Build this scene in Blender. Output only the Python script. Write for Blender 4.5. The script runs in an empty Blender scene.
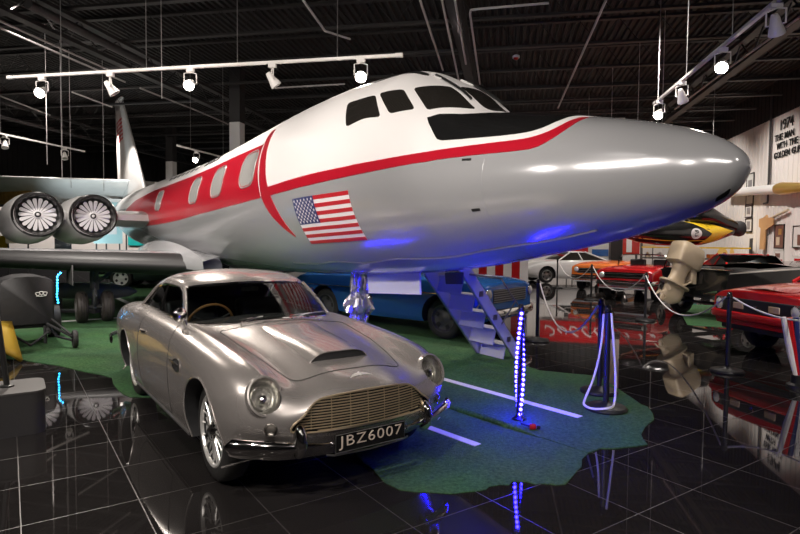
import bpy, math, random
from mathutils import Vector, Matrix
from mathutils.bvhtree import BVHTree
R = math.radians
PI = math.pi
scene = bpy.context.scene
COL = scene.collection
rnd = random.Random(7)

# ---------------------------------------------------------------- materials
def mat(name, col, rough=.5, metal=0., coat=0., emit=None, es=0., spec=.5, bump=0., bscale=40., var=0., vscale=3.):
    m = bpy.data.materials.new(name); m.use_nodes = True
    nt = m.node_tree; b = nt.nodes['Principled BSDF']
    c = (col[0], col[1], col[2], 1)
    b.inputs['Base Color'].default_value = c
    b.inputs['Roughness'].default_value = rough
    b.inputs['Metallic'].default_value = metal
    b.inputs['Coat Weight'].default_value = coat
    b.inputs['Coat Roughness'].default_value = .06
    b.inputs['Specular IOR Level'].default_value = spec
    if emit:
        b.inputs['Emission Color'].default_value = (emit[0], emit[1], emit[2], 1)
        b.inputs['Emission Strength'].default_value = es
    if bump or var:
        tc = nt.nodes.new('ShaderNodeTexCoord')
        if var:
            n = nt.nodes.new('ShaderNodeTexNoise'); n.inputs['Scale'].default_value = vscale; n.inputs['Detail'].default_value = 4
            nt.links.new(tc.outputs['Object'], n.inputs['Vector'])
            mx = nt.nodes.new('ShaderNodeMix'); mx.data_type = 'RGBA'
            mx.inputs['A'].default_value = tuple(x * (1 - var) for x in col) + (1,)
            mx.inputs['B'].default_value = tuple(min(1, x * (1 + var)) for x in col) + (1,)
            nt.links.new(n.outputs['Fac'], mx.inputs['Factor'])
            nt.links.new(mx.outputs['Result'], b.inputs['Base Color'])
        if bump:
            n2 = nt.nodes.new('ShaderNodeTexNoise'); n2.inputs['Scale'].default_value = bscale; n2.inputs['Detail'].default_value = 3
            nt.links.new(tc.outputs['Object'], n2.inputs['Vector'])
            bp = nt.nodes.new('ShaderNodeBump'); bp.inputs['Strength'].default_value = bump; bp.inputs['Distance'].default_value = .02
            nt.links.new(n2.outputs['Fac'], bp.inputs['Height'])
            nt.links.new(bp.outputs['Normal'], b.inputs['Normal'])
    return m

def glass_mat(name, tint=(.55, .6, .6), rough=.02, ior=1.45):
    m = bpy.data.materials.new(name); m.use_nodes = True
    nt = m.node_tree; nt.nodes.clear()
    o = nt.nodes.new('ShaderNodeOutputMaterial'); mx = nt.nodes.new('ShaderNodeMixShader')
    t = nt.nodes.new('ShaderNodeBsdfTransparent'); t.inputs['Color'].default_value = (*tint, 1)
    g = nt.nodes.new('ShaderNodeBsdfGlossy'); g.inputs['Roughness'].default_value = rough
    f = nt.nodes.new('ShaderNodeFresnel'); f.inputs['IOR'].default_value = ior
    nt.links.new(f.outputs[0], mx.inputs[0]); nt.links.new(t.outputs[0], mx.inputs[1]); nt.links.new(g.outputs[0], mx.inputs[2])
    nt.links.new(mx.outputs[0], o.inputs[0])
    return m

M = {}
M['white'] = mat('white_paint', (.78, .77, .75), .3, coat=.3)
M['aircraft_white'] = mat('aircraft_white', (.78, .755, .74), .4, coat=.0, spec=.25)
M['aircraft_silver'] = mat('aircraft_silver', (.43, .43, .44), .22, metal=.3, coat=.25, var=.04, vscale=.8)
M['red'] = mat('red_paint', (.43, .008, .022), .3, coat=.15)
M['flag_red'] = mat('flag_red', (.50, .02, .03), .35)
M['flag_white'] = mat('flag_white', (.80, .76, .76), .35)
M['flag_blue'] = mat('flag_blue', (.02, .03, .14), .35)
M['black'] = mat('black_paint', (.012, .012, .012), .4)
M['gloss_black'] = mat('gloss_black', (.01, .01, .01), .12, coat=.5)
M['matt_black'] = mat('matt_black', (.012, .012, .013), .7)
M['dark_glass'] = mat('dark_glass', (.018, .016, .014), .06, spec=.7)
M['cabin_glass'] = mat('cabin_glass', (.34, .33, .32), .12, var=.1, vscale=2)
M['chrome'] = mat('chrome', (.75, .74, .72), .08, metal=1.)
M['steel'] = mat('steel', (.42, .41, .40), .3, metal=.9)
M['brass'] = mat('warm_chrome', (.62, .50, .34), .32, metal=.7)
M['spoke'] = mat('bright_spokes', (.80, .78, .75), .28, metal=.65)
M['rubber'] = mat('rubber', (.014, .013, .012), .65, bump=.2, bscale=60)
M['car_silver'] = mat('car_silver', (.50, .462, .438), .27, metal=.72, coat=.6)
M['gap'] = mat('panel_gap', (.01, .01, .01), .8)
M['leather'] = mat('black_leather', (.012, .011, .011), .45)
M['glass'] = glass_mat('car_glass')
M['lens'] = glass_mat('clear_lens', (.92, .92, .9))
M['wood'] = mat('wood', (.25, .12, .04), .35)
M['grey'] = mat('mid_grey', (.22, .21, .21), .45)
M['dark_grey'] = mat('dark_grey', (.06, .058, .058), .5)
M['cream'] = mat('cream', (.60, .50, .36), .4)
M['tan'] = mat('tan_motor', (.50, .40, .27), .4, var=.06)
M['yellow'] = mat('yellow_paint', (.72, .48, .02), .3, coat=.3)
M['gold'] = mat('gold', (.65, .42, .12), .3, metal=.7)
M['orange'] = mat('orange_paint', (.60, .15, .03), .25, coat=.5)
M['car_red'] = mat('car_red', (.48, .012, .015), .18, coat=.6)
M['mustard'] = mat('mustard_paint', (.42, .27, .02), .45)
M['car_blue'] = mat('car_blue', (.02, .11, .36), .2, coat=.7)
M['car_white'] = mat('car_white', (.72, .71, .70), .2, coat=.6)
M['car_dark'] = mat('car_dark', (.015, .02, .024), .15, coat=.6)
M['rope'] = mat('white_rope', (.72, .68, .66), .8, bump=.5, bscale=120)
M['bulb_white'] = mat('lamp_face', (1, .96, .9), .3, emit=(1, .93, .84), es=60)
M['led_blue'] = mat('blue_led', (.3, .4, 1), .3, emit=(.006, .0035, 1), es=330)
M['led_white'] = mat('led_core', (.8, .85, 1), .3, emit=(.35, .42, 1), es=60)
M['led_cyan'] = mat('cyan_led', (.3, .8, 1), .3, emit=(.02, .42, 1), es=14)
M['led_dim'] = mat('blue_led_dim', (.3, .4, 1), .3, emit=(.006, .0035, 1), es=48)
M['amber'] = mat('amber_lens', (.45, .33, .22), .15)
M['foil'] = mat('silver_foil', (.62, .60, .62), .22, metal=.85)

# ---------------------------------------------------------------- mesh builder
class MB:
    def __init__(s): s.v = []; s.f = []; s.m = []
    def add(s, vs, fs, mi=0):
        o = len(s.v); s.v += [tuple(v) for v in vs]
        for f in fs: s.f.append(tuple(i + o for i in f)); s.m.append(mi)
        return s
    def grid(s, P, cu=False, cv=False, mi=0):
        n, m = len(P), len(P[0]); vs = [p for row in P for p in row]; fs = []
        for i in range(n if cu else n - 1):
            for j in range(m if cv else m - 1):
                a, b = i, (i + 1) % n; c, d = j, (j + 1) % m
                fs.append((a * m + c, b * m + c, b * m + d, a * m + d))
        return s.add(vs, fs, mi)
    def box(s, c, size, rot=None, mi=0):
        x, y, z = (q / 2 for q in size)
        vs = [Vector((i * x, j * y, k * z)) for i in (-1, 1) for j in (-1, 1) for k in (-1, 1)]
        if rot is not None: vs = [rot @ v for v in vs]
        vs = [v + Vector(c) for v in vs]
        return s.add(vs, [(0, 1, 3, 2), (4, 6, 7, 5), (0, 4, 5, 1), (2, 3, 7, 6), (0, 2, 6, 4), (1, 5, 7, 3)], mi)
    def tube(s, pts, r, n=8, mi=0, closed=False, flat=None):
        pts = [Vector(p) for p in pts]; k = len(pts)
        rs = r if isinstance(r, (list, tuple)) else [r] * k
        up = None; P = []
        for i in range(k):
            if closed: t = pts[(i + 1) % k] - pts[i - 1]
            else: t = pts[min(i + 1, k - 1)] - pts[max(i - 1, 0)]
            if t.length < 1e-9: t = Vector((0, 0, 1))
            t.normalize()
            if up is None:
                up = Vector((0, 0, 1)) if abs(t.z) < .9 else Vector((1, 0, 0))
            a = up - t * up.dot(t)
            if a.length < 1e-6: a = t.orthogonal()
            a.normalize(); up = a; b = t.cross(a)
            fa, fb = (1, 1) if flat is None else flat
            P.append([pts[i] + (a * math.cos(q) * fa + b * math.sin(q) * fb) * rs[i] for q in [2 * PI * j / n for j in range(n)]])
        o = len(s.v); s.grid(P, cu=closed, cv=True, mi=mi)
        if not closed:
            s.f.append(tuple(o + j for j in range(n))[::-1]); s.m.append(mi)
            s.f.append(tuple(o + (k - 1) * n + j for j in range(n))); s.m.append(mi)
        return s
    def lathe(s, prof, o=(0, 0, 0), ax=(0, 0, 1), n=32, mi=0, cap=True):
        ax = Vector(ax).normalized(); a = ax.orthogonal().normalized(); b = ax.cross(a); o = Vector(o)
        P = [[o + ax * h + (a * math.cos(q) + b * math.sin(q)) * r for q in [2 * PI * j / n for j in range(n)]] for h, r in prof]
        k = len(s.v); s.grid(P, cv=True, mi=mi)
        if cap:
            if prof[0][1] > 1e-5: s.f.append(tuple(k + j for j in range(n))[::-1]); s.m.append(mi)
            if prof[-1][1] > 1e-5: s.f.append(tuple(k + (len(prof) - 1) * n + j for j in range(n))); s.m.append(mi)
        return s
    def prism(s, poly, fn, d0, d1, mi=0):
        """poly of (a,b); fn(a,b,d) -> point"""
        n = len(poly); vs = [fn(a, b, d0) for a, b in poly] + [fn(a, b, d1) for a, b in poly]
        fs = [tuple(range(n))[::-1], tuple(range(n, 2 * n))] + [(i, (i + 1) % n, n + (i + 1) % n, n + i) for i in range(n)]
        return s.add(vs, fs, mi)
    def sphere(s, c, r, n=12, m=8, mi=0, sc=(1, 1, 1)):
        prof = [(-math.cos(PI * i / m), max(math.sin(PI * i / m), 1e-6)) for i in range(m + 1)]
        c = Vector(c); P = [[c + Vector((r * rr * math.cos(2 * PI * j / n) * sc[0], r * rr * math.sin(2 * PI * j / n) * sc[1], r * h * sc[2])) for j in range(n)] for h, rr in prof]
        return s.grid(P, cv=True, mi=mi)
    def build(s, name, mats, parent=None, ang=40, flip=False, bevel=0, bseg=2, subsurf=0):
        me = bpy.data.meshes.new(name); me.from_pydata([tuple(v) for v in s.v], [], s.f)
        mats = mats if isinstance(mats, (list, tuple)) else [mats]
        for q in mats: me.materials.append(q)
        if any(s.m): me.polygons.foreach_set('material_index', s.m)
        import bmesh
        bm = bmesh.new(); bm.from_mesh(me); bmesh.ops.remove_doubles(bm, verts=bm.verts, dist=1e-6)
        bmesh.ops.recalc_face_normals(bm, faces=bm.faces)
        bm.to_mesh(me); bm.free()
        me.polygons.foreach_set('use_smooth', [True] * len(me.polygons))
        if ang < 180: me.set_sharp_from_angle(angle=R(ang))
        me.update()
        o = bpy.data.objects.new(name, me); COL.objects.link(o)
        if parent: o.parent = parent
        if bevel:
            b = o.modifiers.new('bevel', 'BEVEL'); b.width = bevel; b.segments = bseg; b.limit_method = 'ANGLE'; b.angle_limit = R(35)
        return o

def tag(o, label, cat, group=None):
    o['label'] = label; o['category'] = cat
    if group: o['group'] = group
    return o
def thing(name, label, cat, loc=(0, 0, 0), rz=0., group=None):
    o = bpy.data.objects.new(name, None); COL.objects.link(o); o.empty_display_size = .1
    o.location = loc; o.rotation_euler = (0, 0, rz)
    return tag(o, label, cat, group)
def struct(o): o['kind'] = 'structure'; return o
def dup(root, loc, rz, label, group=None):
    r = root.copy(); COL.objects.link(r); r.location = loc; r.rotation_euler = (0, 0, rz); r['label'] = label
    if group: r['group'] = group
    for ch in list(root.children):
        c = ch.copy(); COL.objects.link(c); c.parent = r
        for g in ch.children:
            d = g.copy(); COL.objects.link(d); d.parent = c
    return r
def cutaway(o, cutters):
    for c in cutters:
        md = o.modifiers.new('cut', 'BOOLEAN'); md.operation = 'DIFFERENCE'; md.object = c; md.solver = 'EXACT'
        md.material_mode = 'TRANSFER'
    bpy.context.view_layer.update()
    dg = bpy.context.evaluated_depsgraph_get()
    me = bpy.data.meshes.new_from_object(o.evaluated_get(dg))
    o.modifiers.clear(); o.data = me
    for c in cutters: bpy.data.objects.remove(c)
    me.polygons.foreach_set('use_smooth', [True] * len(me.polygons)); me.set_sharp_from_angle(angle=R(38))
    return o
def text_mesh(txt, size, offset=0., extrude=.002, spacing=1., align='LEFT', line=1.):
    cu = bpy.data.curves.new('lettering', 'FONT'); cu.body = txt; cu.size = size; cu.offset = offset; cu.extrude = extrude
    cu.space_character = spacing; cu.align_x = align; cu.resolution_u = 3; cu.space_line = line
    o = bpy.data.objects.new('lettering', cu); COL.objects.link(o); bpy.context.view_layer.update()
    me = bpy.data.meshes.new_from_object(o.evaluated_get(bpy.context.evaluated_depsgraph_get()))
    bpy.data.objects.remove(o)
    return me
def place_text(name, me, m, parent, mtx, sx=1., sy=1.):
    for v in me.vertices: v.co = mtx @ Vector((v.co.x * sx, v.co.y * sy, v.co.z))
    me.materials.clear(); me.materials.append(m)
    o = bpy.data.objects.new(name, me); COL.objects.link(o); o.parent = parent
    return o
def pchip(xs, ys):
    n = len(xs); h = [xs[i + 1] - xs[i] for i in range(n - 1)]; d = [(ys[i + 1] - ys[i]) / h[i] for i in range(n - 1)]
    m = [0.] * n
    for i in range(1, n - 1):
        if d[i - 1] * d[i] > 0:
            w1 = 2 * h[i] + h[i - 1]; w2 = h[i] + 2 * h[i - 1]; m[i] = (w1 + w2) / (w1 / d[i - 1] + w2 / d[i])
    m[0] = d[0]; m[-1] = d[-1]
    def f(x):
        k = 0
        while k < n - 2 and x > xs[k + 1]: k += 1
        t = (x - xs[k]) / h[k]
        return (1 + 2 * t) * (1 - t) ** 2 * ys[k] + t * (1 - t) ** 2 * h[k] * m[k] + t * t * (3 - 2 * t) * ys[k + 1] + t * t * (t - 1) * h[k] * m[k + 1]
    return f
def lerp_list(pl, n):
    """resample polyline of tuples to n points by length"""
    L = [0.]
    for a, b in zip(pl, pl[1:]): L.append(L[-1] + math.dist(a, b))
    out = []
    for i in range(n):
        t = L[-1] * i / (n - 1); k = 0
        while k < len(pl) - 2 and t > L[k + 1]: k += 1
        u = (t - L[k]) / max(L[k + 1] - L[k], 1e-9)
        out.append(tuple(a + (b - a) * u for a, b in zip(pl[k], pl[k + 1])))
    return out
def crom(pl, sub):
    """Catmull-Rom through a list of Vectors"""
    n = len(pl); out = []
    for i in range(n - 1):
        p0 = pl[i - 1] if i else pl[0] * 2 - pl[1]; p1, p2 = pl[i], pl[i + 1]
        p3 = pl[i + 2] if i + 2 < n else pl[-1] * 2 - pl[-2]
        for k in range(sub):
            t = k / sub
            out.append(.5 * ((2 * p1) + (p2 - p0) * t + (2 * p0 - 5 * p1 + 4 * p2 - p3) * t * t + (3 * p1 - p0 - 3 * p2 + p3) * t ** 3))
    out.append(pl[-1].copy())
    return out

# ---------------------------------------------------------------- camera
cam = bpy.data.cameras.new('camera'); co = bpy.data.objects.new('camera', cam); COL.objects.link(co)
cam.sensor_width = 36; cam.lens = 571.3 * 36 / 800; cam.clip_start = .05; cam.clip_end = 200
co.matrix_world = Matrix.Translation((0, 0, 1.58)) @ Matrix.Rotation(R(10.55), 4, 'Z') @ Matrix.Rotation(R(90 - 2.57), 4, 'X') @ Matrix.Rotation(R(.54), 4, 'Z')
scene.camera = co
scene.view_settings.view_transform = 'Standard'; scene.view_settings.look = 'None'
scene.view_settings.gamma = 1; scene.view_settings.exposure = .35
# ---------------------------------------------------------------- room
X0, X1, Y0, Y1, ZC = -24., 8.6, -5., 31., 6.9
def floor_mat():
    m = bpy.data.materials.new('black_tiles'); m.use_nodes = True; nt = m.node_tree; b = nt.nodes['Principled BSDF']; N = nt.nodes.new; L = nt.links.new
    tc = N('ShaderNodeTexCoord'); mp = N('ShaderNodeMapping'); mp.inputs['Rotation'].default_value = (0, 0, R(-45))
    L(tc.outputs['Object'], mp.inputs['Vector']); sp = N('ShaderNodeSeparateXYZ'); L(mp.outputs[0], sp.inputs[0])
    T = .5965; outs = []
    for k, off in ((0, .031), (1, 1.905)):
        a = N('ShaderNodeMath'); a.operation = 'SUBTRACT'; L(sp.outputs[k], a.inputs[0]); a.inputs[1].default_value = off
        d = N('ShaderNodeMath'); d.operation = 'DIVIDE'; L(a.outputs[0], d.inputs[0]); d.inputs[1].default_value = T
        f = N('ShaderNodeMath'); f.operation = 'FRACT'; L(d.outputs[0], f.inputs[0])
        g = N('ShaderNodeMath'); g.operation = 'SUBTRACT'; L(f.outputs[0], g.inputs[0]); g.inputs[1].default_value = .5
        h = N('ShaderNodeMath'); h.operation = 'ABSOLUTE'; L(g.outputs[0], h.inputs[0])
        q = N('ShaderNodeMath'); q.operation = 'GREATER_THAN'; L(h.outputs[0], q.inputs[0]); q.inputs[1].default_value = .5 - .0032 / T
        fl = N('ShaderNodeMath'); fl.operation = 'FLOOR'; L(d.outputs[0], fl.inputs[0])
        outs.append((q, fl))
    mx = N('ShaderNodeMath'); mx.operation = 'MAXIMUM'; L(outs[0][0].outputs[0], mx.inputs[0]); L(outs[1][0].outputs[0], mx.inputs[1])
    cb = N('ShaderNodeCombineXYZ'); L(outs[0][1].outputs[0], cb.inputs[0]); L(outs[1][1].outputs[0], cb.inputs[1])
    wn = N('ShaderNodeTexWhiteNoise'); wn.noise_dimensions = '2D'; L(cb.outputs[0], wn.inputs['Vector'])
    nz = N('ShaderNodeTexNoise'); nz.inputs['Scale'].default_value = 2.2; nz.inputs['Detail'].default_value = 5; L(tc.outputs['Object'], nz.inputs['Vector'])
    mu = N('ShaderNodeMath'); mu.operation = 'MULTIPLY_ADD'; L(wn.outputs['Value'], mu.inputs[0]); mu.inputs[1].default_value = .4; L(nz.outputs['Fac'], mu.inputs[2])
    tile = N('ShaderNodeMix'); tile.data_type = 'RGBA'; L(mu.outputs[0], tile.inputs['Factor'])
    tile.inputs['A'].default_value = (.007, .0062, .0062, 1); tile.inputs['B'].default_value = (.018, .016, .0155, 1)
    c = N('ShaderNodeMix'); c.data_type = 'RGBA'; L(mx.outputs[0], c.inputs['Factor']); L(tile.outputs['Result'], c.inputs['A']); c.inputs['B'].default_value = (.045, .041, .039, 1)
    L(c.outputs['Result'], b.inputs['Base Color'])
    rr = N('ShaderNodeMapRange'); L(nz.outputs['Fac'], rr.inputs[0]); rr.inputs[3].default_value = .012; rr.inputs[4].default_value = .045
    rm = N('ShaderNodeMath'); rm.operation = 'MULTIPLY_ADD'; L(mx.outputs[0], rm.inputs[0]); rm.inputs[1].default_value = .35; L(rr.outputs[0], rm.inputs[2])
    L(rm.outputs[0], b.inputs['Roughness']); b.inputs['Specular IOR Level'].default_value = .62
    return m
M['floor'] = floor_mat()
M['ceil'] = mat('black_ceiling', (.018, .017, .017), .7)
M['beam'] = mat('black_steel', (.026, .024, .024), .55)
M['wallwhite'] = mat('white_corrugated_wall', (.66, .62, .59), .6, var=.05, vscale=.4)
M['walldark'] = mat('dark_wall', (.02, .019, .019), .8)
struct(MB().box(((X0 + X1) / 2, (Y0 + Y1) / 2, -.05), (X1 - X0, Y1 - Y0, .1)).build('floor', M['floor']))
# corrugated ceiling deck (ribs along the depth of the hall)
g = MB(); P = [[], []]; x = X0
while x < X1:
    for dx, dz in ((0, 0), (.06, 0), (.085, .055), (.145, .055), (.17, 0)):
        for k, yy in enumerate((Y0, Y1)): P[k].append((x + dx, yy, ZC + dz))
    x += .17
g.grid(P); g.box(((X0 + X1) / 2, (Y0 + Y1) / 2, ZC + .16), (X1 - X0, Y1 - Y0, .1))
struct(g.build('ceiling', M['ceil']))
ZW = 5.75
def ribwall(name, a, b, z0, z1, m, inward, rib=.3):
    a = Vector(a); b = Vector(b); L = (b - a).length; t = (b - a) / L; nrm = Vector(inward); P = [[], []]; d = 0
    while d < L:
        for dd, off in ((0, 0), (rib * .8, 0), (rib * .86, .018), (rib * .94, .018)):
            p = a + t * min(d + dd, L) + nrm * off
            P[0].append((p.x, p.y, z0)); P[1].append((p.x, p.y, z1))
        d += rib
    g = MB().grid(P); c = (a + b) / 2 - nrm * .06
    g.box((c.x, c.y, (z0 + z1) / 2), (abs(t.x) * L + .1, abs(t.y) * L + .1, z1 - z0))
    return struct(g.build(name, m))
ribwall('wall_right', (X1, Y0, 0), (X1, Y1, 0), 0, ZW, M['wallwhite'], (-1, 0, 0))
ribwall('wall_right_upper', (X1, Y0, 0), (X1, Y1, 0), ZW, ZC, M['walldark'], (-1, 0, 0))
ribwall('wall_back', (X0, Y1, 0), (X1, Y1, 0), 0, 3.4, M['wallwhite'], (0, -1, 0))
ribwall('wall_back_upper', (X0, Y1, 0), (X1, Y1, 0), 3.4, ZC, M['walldark'], (0, -1, 0))
ribwall('wall_left', (X0, Y0, 0), (X0, Y1, 0), 0, ZC, M['walldark'], (1, 0, 0))
ribwall('wall_front', (X0, Y0, 0), (X1, Y0, 0), 0, ZC, M['walldark'], (0, 1, 0))
# open-web joists across the hall and deeper girders along it
def joist(name, p0, p1, depth, pitch, rc):
    p0 = Vector(p0); p1 = Vector(p1); L = (p1 - p0).length; t = (p1 - p0) / L; dn = Vector((0, 0, -depth)); g = MB()
    side = Vector((-t.y, t.x, 0))
    rot = Matrix((t, side, (0, 0, 1))).transposed()
    for q in (Vector((0, 0, 0)), dn): g.box((p0 + p1) / 2 + q, (L, rc * 2.6, rc), rot)
    n = int(L / pitch); pts = []
    for i in range(n + 1): pts.append(p0 + t * (L * i / n) + (dn if i % 2 else Vector((0, 0, 0))))
    g.tube(pts, rc * .32, 4)
    return struct(g.build(name, M['beam']))
k = 0
for y in [1.0 + 1.9 * i for i in range(15)]:
    k += 1; joist('beam_%d' % k, (X0 + .2, y, ZC - .06), (X1 - .2, y, ZC - .06), .55, .45, .05)
for x in (-17, -9, -1, 5.2):
    k += 1; joist('beam_%d' % k, (x, Y0 + .2, ZC - .72), (x, Y1 - .2, ZC - .72), .5, .6, .075)
# square columns, white below and black above
k = 0
for (x, y, w, zt) in ((-8.42, 16.93, .36, 5.26), (4.35, 24.4, .40, 6.6), (-15.5, 24.5, .36, 5.2)):
    k += 1
    struct(MB().box((x, y, zt / 2), (w, w, zt)).build('pillar_%d' % k, M['white'], bevel=.02))
    struct(MB().box((x, y, (zt + ZC) / 2), (w * .98, w * .98, ZC - zt)).build('pillar_upper_%d' % k, M['beam']))
struct(MB().box((4.35, 24.4, 1.15), (.46, .46, 2.3)).build('trim_pillar_wrap', M['black'], bevel=.02))
# ---------------------------------------------------------------- business jet
# local frame: x aft from the nose tip, y to starboard, z up
PS = [0.0, .02, .08, .25, .6, 1.1, 1.7, 2.0, 2.2, 2.5, 2.9, 3.2, 3.6, 4.2, 5.0, 6.5, 8.0, 10.0, 12.0, 14.0, 17, 20, 22, 23.4]
PT = pchip(PS, [2.078, 2.137, 2.208, 2.313, 2.44, 2.565, 2.691, 2.754, 2.812, 3.037, 3.27, 3.395, 3.428, 3.455, 3.441, 3.353, 3.257, 3.18, 3.155, 3.146, 3.12, 3.02, 2.85, 2.5])
PB = pchip(PS, [2.078, 2.023, 1.921, 1.815, 1.695, 1.571, 1.456, 1.401, 1.367, 1.323, 1.272, 1.242, 1.21, 1.174, 1.135, 1.085, 1.077, 1.103, 1.156, 1.23, 1.40, 1.75, 2.1, 2.4])
PW = pchip(PS, [.002, .082, .145, .281, .45, .645, .779, .84, .877, .925, .979, 1.011, 1.043, 1.073, 1.092, 1.095, 1.084, 1.057, 1.017, .965, .82, .55, .33, .06])
def fus(s, th, d=0.):
    s = max(s, .0)
    zt, zb, w = PT(s), PB(s), PW(s)
    p = Vector((s, w * math.sin(th), (zt + zb) / 2 + (zt - zb) / 2 * math.cos(th)))
    if d:
        e = .01; a = fus(s + e, th) - fus(max(s - e, 0), th); b = fus(s, th + .02) - fus(s, th - .02)
        n = a.cross(b); n.normalize()
        if n.y * math.sin(th) + n.z * math.cos(th) < 0: n = -n
        p = p + n * d
    return p
jet = thing('jet_airplane', 'white and silver business jet with red stripe and flag, nose towards the right', 'airplane', (1.491, 3.959, 0), R(90 + 45.85))
bound = pchip([0, 1.058, 1.075, 1.1, 1.15, 1.25, 1.5, 1.9, 2.3, 3.2, 5.0, 5.3, 5.46, 5.8, 24], [-1, -.9, .35, .7, .88, 1.06, 1.14, 1.19, 1.34, 1.61, 1.67, 1.69, 1.69, 1.35, 1.35])
g = MB(); ss = [0, .004, .01, .02, .035, .055, .08, .11, .15, .2] + [.25 + .025 * i for i in range(150)] + [4 + .12 * i for i in range(162)] + [23.4]
NT = 112
P = [[fus(s, 2 * PI * j / NT) for j in range(NT)] for s in ss]
g.grid(P, cv=True)
for i in range(len(ss) - 1):
    for j in range(NT):
        th = abs(((2 * PI * (j + .5) / NT + PI) % (2 * PI)) - PI)
        if th < bound((ss[i] + ss[i + 1]) / 2): g.m[i * NT + j] = 1
g.build('fuselage', [M['aircraft_silver'], M['aircraft_white']], jet, ang=180)

def strip(name, lo, up, m, d=.004, n=60, k=8, port=False, parent=jet):
    g = MB()
    for sg in ((1, -1) if port else (1,)):
        A = lerp_list(lo, n); B = lerp_list(up, n)
        P = []
        for (s0, t0), (s1, t1) in zip(A, B):
            row = [fus(s0, sg * t0, -.01)]
            row += [fus(s0 + (s1 - s0) * q / k, sg * (t0 + (t1 - t0) * q / k), d) for q in range(k + 1)]
            row.append(fus(s1, sg * t1, -.01)); P.append(row)
        g.grid(P)
    return g.build(name, m, parent, ang=60)
def patch(name, poly, m, d=.004, rings=6, parent=jet, dense=48, sides=(1,), mb=None, mi=0):
    g = mb or MB(); poly = lerp_list(list(poly) + [poly[0]], dense + 1)[:-1]
    cs = sum(p[0] for p in poly) / dense; ct = sum(p[1] for p in poly) / dense
    for sg in sides:
        P = []
        for q in range(rings + 1):
            f = max(q / rings, 1e-4)
            P.append([fus(cs + (s - cs) * f, sg * (ct + (t - ct) * f), d) for s, t in poly])
        P.append([fus(s, sg * t, -.012) for s, t in poly])
        g.grid(P, cv=True, mi=mi)
    return None if mb else g.build(name, m, parent, ang=50)
def rounded(c4, r=.25, n=6):
    """rounded quadrilateral in (s, theta) from four corners"""
    out = []
    for i in range(4):
        a, b, c = c4[i - 1], c4[i], c4[(i + 1) % 4]
        p = [b[k] + (a[k] - b[k]) * r for k in (0, 1)]; q = [b[k] + (c[k] - b[k]) * r for k in (0, 1)]
        for j in range(n + 1):
            t = j / n; out.append(tuple((1 - t) ** 2 * p[k] + 2 * t * (1 - t) * b[k] + t * t * q[k] for k in (0, 1)))
    return out
# livery
strip('red_band', [(5.365, 1.70), (6.55, 1.70), (8.1, 1.715), (10.77, 1.80), (13, 1.86), (16.5, 1.98)], [(5.63, 1.03), (6.46, 1.0), (7.31, .98), (8.73, .965), (10.5, .96), (12.5, .99), (14.6, 1.16), (16.5, 1.5)], M['red'], k=14, port=True)
strip('red_stripe', [(5.12, 1.705), (5.025, 1.701), (4.782, 1.697), (4.558, 1.694), (4.348, 1.69), (4.149, 1.687), (3.962, 1.683), (3.786, 1.678), (3.619, 1.673), (3.462, 1.67), (3.314, 1.665), (3.173, 1.659), (3.038, 1.638), (2.91, 1.61), (2.788, 1.581), (2.674, 1.548), (2.565, 1.512), (2.462, 1.471), (2.366, 1.416), (2.277, 1.36), (2.189, 1.321), (2.101, 1.298), (2.014, 1.283), (1.93, 1.269), (1.847, 1.258), (1.766, 1.248), (1.688, 1.239), (1.611, 1.231), (1.534, 1.223), (1.46, 1.215), (1.389, 1.204), (1.319, 1.194), (1.252, 1.179), (1.195, 1.145), (1.15, 1.08), (1.113, 1.002), (1.083, 0.909), (1.062, 0.798), (1.051, 0.668), (1.05, 0.42), (1.055, 0.33)],
      [(5.19, 1.605), (5.105, 1.605), (4.86, 1.601), (4.635, 1.595), (4.425, 1.59), (4.225, 1.587), (4.036, 1.585), (3.857, 1.581), (3.689, 1.577), (3.529, 1.575), (3.378, 1.573), (3.236, 1.569), (3.1, 1.556), (2.973, 1.529), (2.852, 1.501), (2.738, 1.47), (2.63, 1.434), (2.528, 1.395), (2.433, 1.347), (2.347, 1.288), (2.265, 1.23), (2.183, 1.188), (2.099, 1.163), (2.015, 1.144), (1.933, 1.127), (1.852, 1.112), (1.774, 1.098), (1.697, 1.084), (1.623, 1.069), (1.549, 1.054), (1.477, 1.04), (1.407, 1.024), (1.341, 1.003), (1.281, 0.971), (1.228, 0.925), (1.184, 0.863), (1.151, 0.778), (1.128, 0.671), (1.1, 0.4), (1.062, 0.33)], M['red'], d=.005, n=130, port=True)
strip('red_arc', [(5.70, .80), (5.668, .911), (5.56, 1.081), (5.50, 1.241), (5.435, 1.405), (5.39, 1.545), (5.346, 1.695), (5.25, 1.824), (5.10, 1.962), (4.94, 2.076), (4.76, 2.196)],
      [(5.60, .80), (5.50, .919), (5.404, 1.083), (5.345, 1.18), (5.25, 1.351), (5.18, 1.502), (5.12, 1.607), (5.05, 1.72), (4.93, 1.889), (4.836, 2.045), (4.74, 2.19)], M['red'], d=.005, port=True)
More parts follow.
